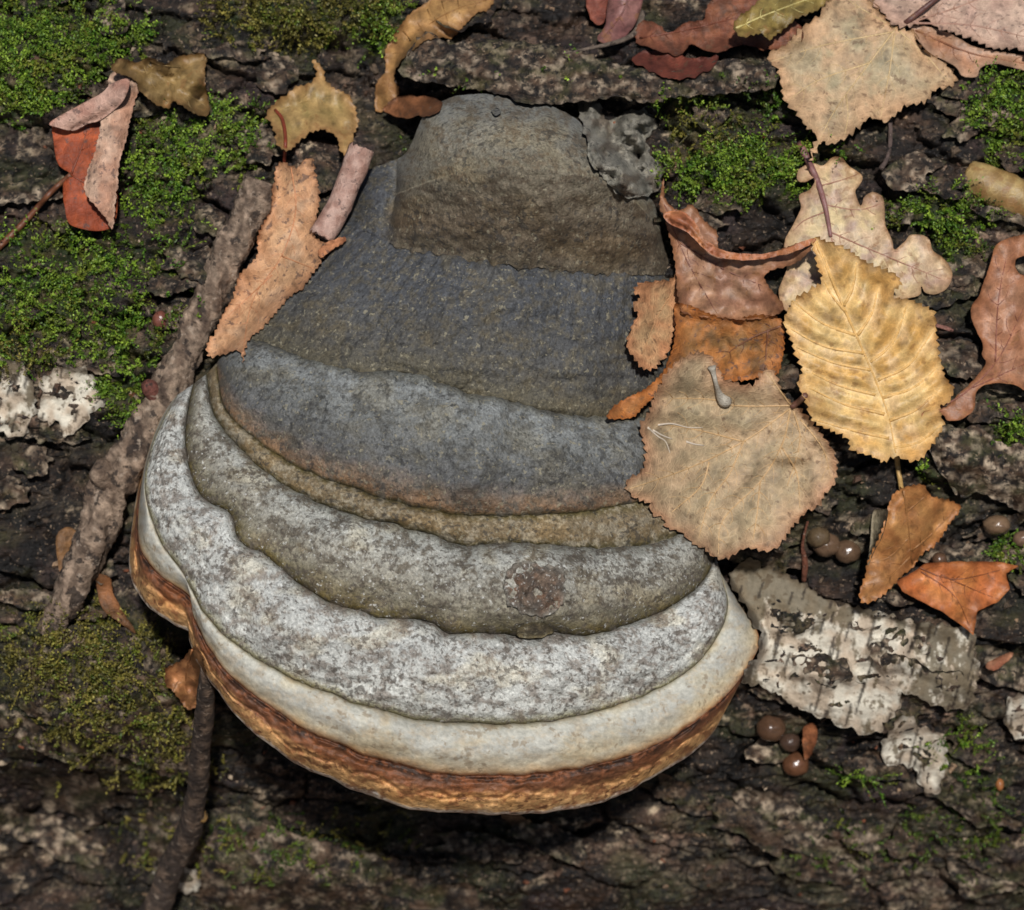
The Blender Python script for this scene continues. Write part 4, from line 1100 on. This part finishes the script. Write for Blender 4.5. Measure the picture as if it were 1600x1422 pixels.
leaf('bright ochre-yellow hornbeam leaf with parallel side veins and toothed edge', [(1270, 370), (1292, 374), (1330, 392), (1365, 410), (1400, 425), (1411, 442), (1394, 463), (1420, 467), (1445, 478), (1458, 490), (1460, 520), (1469, 546), (1480, 588), (1492, 606), (1484, 625), (1465, 636), (1474, 662), (1465, 681), (1448, 704), (1428, 720), (1401, 715), (1379, 723), (1364, 715), (1330, 704), (1319, 685), (1289, 670), (1266, 655), (1259, 621), (1247, 599), (1251, 580), (1240, 546), (1225, 509), (1229, 490), (1245, 464), (1282, 440), (1278, 405)],
     leafcol((224, 188, 122), (208, 160, 86), (212, 162, 100), (232, 202, 146), seed=31, big=50, tint=(222, 186, 136)), M_leaf_clean, 31, serr=(4, 11), step=3, dh=.005, wave=.002, wavel=80, stiff=.92, lift=.002, vr=.0006, veinamp=.0048,
     veins=[[(1272, 372), (1318, 480), (1350, 552), (1385, 640), (1401, 716)], [(1389, 685), (1330, 672), (1270, 655)], [(1382, 647), (1320, 632), (1260, 604)], [(1368, 617), (1310, 602), (1252, 574)], [(1360, 578), (1300, 566), (1240, 540)], [(1349, 552), (1285, 540), (1226, 508)], [(1337, 524), (1285, 505), (1238, 470)], [(1322, 488), (1300, 462), (1286, 436)],
            [(1398, 700), (1438, 690), (1470, 664)], [(1390, 657), (1432, 640), (1470, 606)], [(1379, 622), (1430, 604), (1478, 562)], [(1371, 594), (1420, 570), (1458, 516)], [(1360, 566), (1395, 535), (1418, 474)], [(1340, 524), (1362, 490), (1372, 450)], [(1318, 478), (1332, 450), (1338, 410)]], veincol=(214, 172, 106),
     stalk=[(1400, 708, .0006, .0009), (1404, 735, .003, .0008), (1409, 768, .003, .0008)], stalkcol=(196, 158, 98))
leaf('big grey-tan heart-shaped leaf with pale veins lying across the flank of the fungus', [(1056, 565), (1090, 548), (1109, 554), (1120, 572), (1128, 593), (1150, 599), (1176, 599), (1188, 584), (1202, 576), (1214, 584), (1225, 610), (1240, 632), (1262, 651), (1285, 677), (1300, 704), (1305, 730), (1300, 756), (1286, 771), (1278, 790), (1259, 801), (1244, 816), (1232, 835), (1218, 850), (1199, 858), (1169, 858), (1150, 867), (1124, 874), (1098, 861),
     (1079, 852), (1064, 835), (1041, 824), (1037, 809), (1019, 801), (1015, 786), (990, 778), (978, 757), (992, 742), (1005, 735), (1008, 700), (1000, 665), (1012, 645), (1030, 610), (1040, 585)],
     leafcol((168, 150, 118), (184, 156, 122), (190, 134, 98), (200, 172, 134), seed=33, big=70, edgew=12, tint=(156, 138, 108)), M_leaf, 33, serr=(4.5, 12), step=3, dh=.003, wave=.002, wavel=90, stiff=.95, vr=.00032, veinamp=.0018,
     veins=[[(1238, 636), (1165, 688), (1080, 730), (984, 764)], [(1236, 634), (1150, 634), (1110, 624), (1035, 622)], [(1235, 640), (1222, 695), (1188, 752), (1130, 812), (1122, 866)], [(1162, 690), (1140, 740), (1108, 785), (1092, 840)], [(1162, 690), (1090, 672), (1028, 662)], [(1240, 642), (1250, 690), (1230, 760)],
            [(1222, 700), (1245, 740), (1250, 795)], [(1108, 722), (1095, 760), (1050, 800)], [(1236, 634), (1215, 605), (1198, 582)], [(1188, 752), (1182, 810), (1175, 850)], [(1250, 655), (1285, 700), (1298, 745)]], veincol=(200, 164, 118),
     stalk=[(1236, 636, .0006, .0010), (1250, 626, .003, .0010), (1258, 618, .003, .0010)], stalkcol=(110, 74, 60))
BIGLEAF = [o for o in bpy.data.objects if o.get('label', '').startswith('big grey-tan heart')][0]
hmz = lambda a, b: hm_look(HM, a, b)
for q in ([(1028, 664), (1050, 662), (1075, 668), (1098, 668)], [(1012, 668), (1028, 682), (1040, 690), (1047, 708)], [(1020, 672), (1034, 680), (1050, 686)], [(1072, 690), (1085, 694), (1100, 696)]):
    tube('torn_fibre', [(a, b, .0002, .00035 - .00008 * i) for i, (a, b) in enumerate(q)], M_pore, BIGLEAF, alb(206, 192, 174), ns=6, step=4, hf=hmz)
fs = thing('stalk_fragment', 'bone-shaped whitish stalk fragment lying on the big grey-tan leaf', 'stalk', at(1120, 605, float(hmz(1120, 605))))
tube('stem', [(1112, 573, .0008, .0013), (1115, 584, .0006, .0008), (1120, 604, .0006, .0007), (1124, 616, .0006, .0012), (1132, 626, .0006, .0022), (1140, 630, .0004, .0012)], M_leaf, fs, alb(172, 164, 150), ns=8, step=4, hf=hmz)
t, bl, S = leaf('small brown leaf folded to a cone below the yellow leaf stalk', [(1408, 764), (1442, 758), (1456, 775), (1500, 790), (1484, 820), (1465, 846), (1442, 865), (1428, 884), (1405, 906), (1375, 932), (1349, 941), (1343, 925), (1352, 899), (1356, 876), (1368, 850), (1379, 820), (1390, 782)],
     leafcol((184, 134, 78), (156, 104, 58), (176, 112, 60), seed=34, big=30), M_leaf_clean, 34, serr=(3, 10), step=3, dh=.004, wave=.0025, fold=ridge(1440, 770, 1360, 930, 40, .009), veins=[[(1412, 766), (1420, 830), (1425, 882)], [(1425, 860), (1460, 830), (1492, 795)], [(1420, 840), (1390, 870), (1360, 880)], [(1422, 870), (1385, 905), (1350, 915)], [(1416, 800), (1440, 780), (1450, 772)]], veincol=(150, 104, 60), veinamp=.0014)
flap(t, 'grey_fold', [(1364, 800), (1378, 796), (1388, 798), (1380, 835), (1368, 858), (1356, 884), (1360, 845)], leafcol((150, 138, 112), (126, 112, 90), seed=35), M_leaf, 35, dh=.004)
leaf('orange-brown maple-like leaf with pointed lobes at the lower tip of the cone-folded leaf', [(1400, 908), (1428, 893), (1446, 880), (1500, 877), (1560, 878), (1592, 884), (1572, 896), (1578, 920), (1560, 940), (1527, 955), (1521, 993), (1500, 975), (1470, 955), (1440, 940), (1410, 925)],
     leafcol((206, 130, 68), (184, 104, 52), (160, 92, 50), seed=36, big=40), M_leaf_clean, 36, rough=1, step=3, dh=.004, wave=.003, smooth=False, veins=[[(1430, 884), (1490, 905), (1575, 888)], [(1432, 888), (1490, 930), (1518, 985)], [(1470, 898), (1530, 925), (1560, 936)]], veincol=(128, 74, 44), vr=.0003)
HM_ALL = HM.copy()      # two scraps lie under the stick
HM[:] = HM_PRE
leaf('tan leaf scrap showing behind the lower half of the thick stick', [(88, 838), (108, 824), (124, 838), (112, 880), (94, 894)], leafcol((164, 118, 72), (120, 86, 54), seed=38), M_leaf, 38, rough=2, curl=0, dh=.002)
leaf('brown leaf scrap between the thick stick and the fungus rim', [(150, 900), (172, 904), (178, 930), (196, 962), (214, 990), (190, 975), (160, 950)], leafcol((150, 98, 60), (108, 74, 46), seed=39), M_leaf, 39, rough=2, curl=0, dh=.003)
HM[:] = np.maximum(HM_ALL, HM)
# --- small ones low down
leaf('small crumpled tan leaf caught under the fungus rim above the slender twig', [(258, 1045), (281, 1031), (302, 1012), (318, 1040), (318, 1082), (298, 1109), (275, 1085), (259, 1068)], leafcol((184, 128, 80), (140, 92, 58), seed=37, big=14), M_leaf_clean, 37, serr=(3, 9), dh=.012, wave=.006, wavel=24,
     veins=[[(300, 1016), (290, 1060), (298, 1105)]], veincol=(150, 100, 62))
leaf('orange flake of leaf beside the three brown puffballs', [(1256, 1136), (1270, 1130), (1278, 1148), (1268, 1178), (1258, 1188), (1254, 1160)], leafcol((176, 110, 70), (140, 84, 54), seed=41), M_leaf, 41, rough=2, dh=.002)
leaf('tiny orange-brown wood scrap on the bark beyond the birch bark sheet', [(1540, 1040), (1560, 1026), (1584, 1020), (1572, 1036), (1552, 1048)], leafcol((176, 122, 90), (140, 84, 60), seed=42), M_leaf, 42, rough=2, dh=.001)

# ------------------------------------------------------------------ slime-mould balls
def ball(px, py, r, label, group, c=(116, 88, 66), sink=.35, sq=.92, seed=0):
    h = on(px, py) + r * K * (1 - sink)
    ctr = at(px, py, h)
    n1, n2 = 14, 20
    th = np.linspace(0, math.pi, n1 + 1); ph = np.linspace(0, 2 * math.pi, n2, endpoint=False)
    T_, P_ = np.meshgrid(th, ph, indexing='ij')
    rr_ = r * K * (1 + .11 * fbm(np.cos(P_) * np.sin(T_) * 2 + seed, np.sin(P_) * np.sin(T_) * 2 + np.cos(T_), seed, 2))
    v = ctr + rr_[..., None] * (np.sin(T_) * np.cos(P_))[..., None] * X + rr_[..., None] * (np.sin(T_) * np.sin(P_) * sq)[..., None] * V + (rr_ * np.cos(T_))[..., None] * N
    f = [(i * n2 + j, (i + 1) * n2 + j, (i + 1) * n2 + (j + 1) % n2, i * n2 + (j + 1) % n2) for i in range(n1) for j in range(n2)]
    o = obj('slime_mould_ball', v.reshape(-1, 3), f, M_slime, None, alb(*c))
    o['label'] = label; o['category'] = 'slime mould'; o['group'] = group
    return o
G3, G2_ = 'brown balls by the birch bark', 'brown balls by the big leaf'
ball(1205, 1137, 24, 'largest glossy brown ball of the three on the bark below the birch bark sheet', G3, (90, 66, 50), seed=1)
ball(1234, 1159, 18, 'small dark brown ball between two larger balls below the birch bark sheet', G3, (74, 56, 46), seed=2)
ball(1243, 1194, 22, 'reddish-brown ball touching the tip of the orange leaf flake', G3, (102, 68, 48), seed=3)
ball(1279, 840, 19, 'lopsided brown ball half hidden behind its neighbour by the big grey-tan leaf', G2_, (94, 78, 58), seed=4)
ball(1291, 851, 22, 'middle brown ball of the cluster below the big grey-tan leaf', G2_, (104, 82, 64), seed=5)
ball(1324, 862, 21, 'shiny brown ball beside the cone-folded leaf', G2_, (102, 80, 62), seed=6)
ball(1557, 820, 22, 'greyish brown oval ball alone on dark bark under the pale bark slab', G2_, (124, 100, 78), sq=.72, seed=7)
ball(1596, 842, 14, 'small brown ball next to the oval ball at the moss tuft', G2_, (122, 96, 78), seed=8)
ball(1468, 874, 12, 'small dark ball just behind the orange-brown maple-like leaf', G2_, (96, 72, 56), seed=9)
ball(250, 500, 12, 'small reddish-brown bud lying in the moss beside the thick stick', 'buds on the bark', (120, 74, 62), sq=1.2, seed=10)['category'] = 'bud'
ball(1562, 1226, 7, 'tiny orange bud standing on the mossy bark below the torn birch bark scrap', 'buds on the bark', (150, 96, 56), sq=1.5, seed=11)['category'] = 'bud'

# ------------------------------------------------------------------ moss: many thousand little leafy shoots
def moss_mesh():
    cx, cy, kind = [], [], []
    for (a, b, rx, ry, n, k) in MOSS:
        n = int(n * .72)
        r = np.sqrt(RNG.random(n * 2)) * 1.3
        t = RNG.random(n * 2) * 2 * math.pi
        x, y = a + rx * r * np.cos(t), b + ry * r * np.sin(t)
        keep = fbm(x / 26, y / 20, 301, 3) + .42 - .55 * r + .26 * RNG.normal(0, 1, len(r)) > .16
        x, y = x[keep][:n], y[keep][:n]
        cx.append(x); cy.append(y); kind.append(np.full(len(x), k))
    x, y, kd = np.concatenate(cx), np.concatenate(cy), np.concatenate(kind)
    hl_, hm_ = log_h(x, y), hm_look(HM, x, y)
    xi, yi = np.round((x - X0) / STEP).astype(int).clip(0, MW - 1), np.round((y - Y0) / STEP).astype(int).clip(0, MH - 1)
    cov = COVER | np.roll(COVER, 1, 0) | np.roll(COVER, -1, 0) | np.roll(COVER, 1, 1) | np.roll(COVER, -1, 1)
    ok = (hm_ - hl_ < .016) & ~cov[xi, yi]
    x, y, kd = x[ok], y[ok], kd[ok]
    h = np.maximum(hl_[ok], np.minimum(hm_[ok], hl_[ok] + .012))
    n = len(x)
    root = at(x, y, h - .0008)
    L = .0024 + .0075 * RNG.random(n) ** 1.6 * np.where(kd == 1, 1.25, np.where(kd == 2, .75, 1.0))
    flow = fbm(x / 40, y / 40, 321, 2)[:, None] * 2.2 * X + fbm(x / 40, y / 40, 331, 2)[:, None] * 2.2 * globals()['V']
    d = RNG.normal(0, .5, (n, 3)) + flow + N * np.where(kd == 1, .45, .8)[:, None] + np.array([0, 0, .35])
    d /= np.linalg.norm(d, axis=1)[:, None]
    side = np.cross(d, RNG.normal(0, 1, (n, 3))); side /= np.linalg.norm(side, axis=1)[:, None]
    bend = np.cross(d, side)
    NLf = 11
    V_, C_ = [], []
    green = np.where((kd == 0)[:, None], mix(alb(62, 96, 20), alb(132, 156, 52), RNG.random(n) ** 1.4), np.where((kd == 1)[:, None], mix(alb(70, 68, 26), alb(142, 130, 62), RNG.random(n) ** 1.3), mix(alb(48, 74, 20), alb(84, 100, 36), RNG.random(n))))
    patch = fbm(x / 50, y / 40, 311, 3)
    green = mix(green, mix(alb(110, 100, 40), alb(70, 100, 20), RNG.random(n)), .75 * sstep(-.1, .35, patch))
    green = green * (1.05 + .55 * fbm(x / 18, y / 18, 315, 2) + .25 * RNG.normal(0, 1, n)).clip(.25, 1.6)[:, None]
    for k in range(NLf):
        f = (k + .6) / NLf
        c = root + d * (L * f)[:, None] + bend * (L * .35 * f * f)[:, None]
        ang = k * 2.4
        o_ = side * math.cos(ang) + bend * math.sin(ang)
        ll = (.00125 * (1.15 - .6 * f)) * RNG.uniform(.8, 1.3, n)
        dirn = o_ * .8 + d * .75
        dirn /= np.linalg.norm(dirn, axis=1)[:, None]
        w = np.cross(dirn, d); w /= np.linalg.norm(w, axis=1)[:, None] + 1e-9
        V_ += [c - w * .00020, c + w * .00020, c + dirn * ll[:, None] * .55 + w * .00024, c + dirn * ll[:, None], c + dirn * ll[:, None] * .55 - w * .00024]
        cc = green * (.8 + .35 * f)
        C_ += [cc] * 5
    tipd = d + bend * .7
    V = np.stack(V_, 1); C = np.stack(C_, 1)          # n, 5*NLf, 3
    st = np.stack([root - side * .00012, root + side * .00012, root + d * L[:, None] + bend * (L * .35)[:, None]], 1)
    V = np.concatenate([V, st], 1); C = np.concatenate([C, np.repeat((green * .7)[:, None], 3, 1)], 1)
    per = 5 * NLf + 3
    base = (np.arange(n) * per)[:, None]
    tri = []
    for k in range(NLf):
        q = 5 * k
        for a in ((0, 1, 2), (0, 2, 4), (4, 2, 3)):
            tri.append(base + np.array([[q + a[0], q + a[1], q + a[2]]]))
    tri.append(base + np.array([[5 * NLf, 5 * NLf + 1, 5 * NLf + 2]]))
    F = np.concatenate(tri, 0)
    o = obj('moss', V.reshape(-1, 3), [F], M_moss, None, C.reshape(-1, 3), smooth=False)
    o['kind'] = 'stuff'; o['label'] = 'green and olive moss growing in tufts over the dark bark'; o['category'] = 'moss'
    print('moss shoots', n, 'tris', len(F))
moss_mesh()

# ------------------------------------------------------------------ crumbs of bark and litter
def crumbs():
    n = 900
    x, y = RNG.uniform(-40, 1640, n), RNG.uniform(-40, 1460, n)
    hl_, hm_ = log_h(x, y), hm_look(HM, x, y)
    ok = (hm_ - hl_ < .002) & ~COVER[np.round((x - X0) / STEP).astype(int), np.round((y - Y0) / STEP).astype(int)]
    x, y, h = x[ok], y[ok], hl_[ok]
    n = len(x)
    c = at(x, y, h + .0004)
    r = RNG.uniform(.0004, .0016, n) * RNG.uniform(.6, 1.3, n)
    box = np.array([(-1, -1, -1), (1, -.8, -1), (.9, 1, -1), (-.8, .9, -1), (-.7, -.6, 1), (.6, -.5, .8), (.5, .6, 1), (-.6, .5, .7)], float)
    v = box[None] * RNG.uniform(.5, 1.2, (n, 8, 3)) * (r[:, None, None] * np.stack([RNG.uniform(.6, 1.8, n), RNG.uniform(.5, 1.0, n), RNG.uniform(.3, .6, n)], 1)[:, None])
    a = RNG.random(n) * math.pi
    vx = v[..., 0] * np.cos(a)[:, None] - v[..., 1] * np.sin(a)[:, None]
    vy = v[..., 0] * np.sin(a)[:, None] + v[..., 1] * np.cos(a)[:, None]
    w = c[:, None] + vx[..., None] * X + vy[..., None] * globals()['V'] + v[..., 2][..., None] * N
    f = np.array([(0, 3, 2, 1), (4, 5, 6, 7), (0, 1, 5, 4), (1, 2, 6, 5), (2, 3, 7, 6), (3, 0, 4, 7)])
    F = (np.arange(n) * 8)[:, None, None] + f[None]
    pal = np.array([alb(150, 122, 96), alb(84, 62, 48), alb(120, 70, 46), alb(60, 48, 40), alb(176, 156, 132), alb(96, 80, 64)])
    C = np.repeat(pal[RNG.integers(0, len(pal), n)][:, None], 8, 1)
    o = obj('litter', w.reshape(-1, 3), [F.reshape(-1, 4)], M_bark, None, C.reshape(-1, 3), smooth=False)
    o['kind'] = 'stuff'; o['label'] = 'brown crumbs of bark and litter scattered over the log'; o['category'] = 'litter'
crumbs()
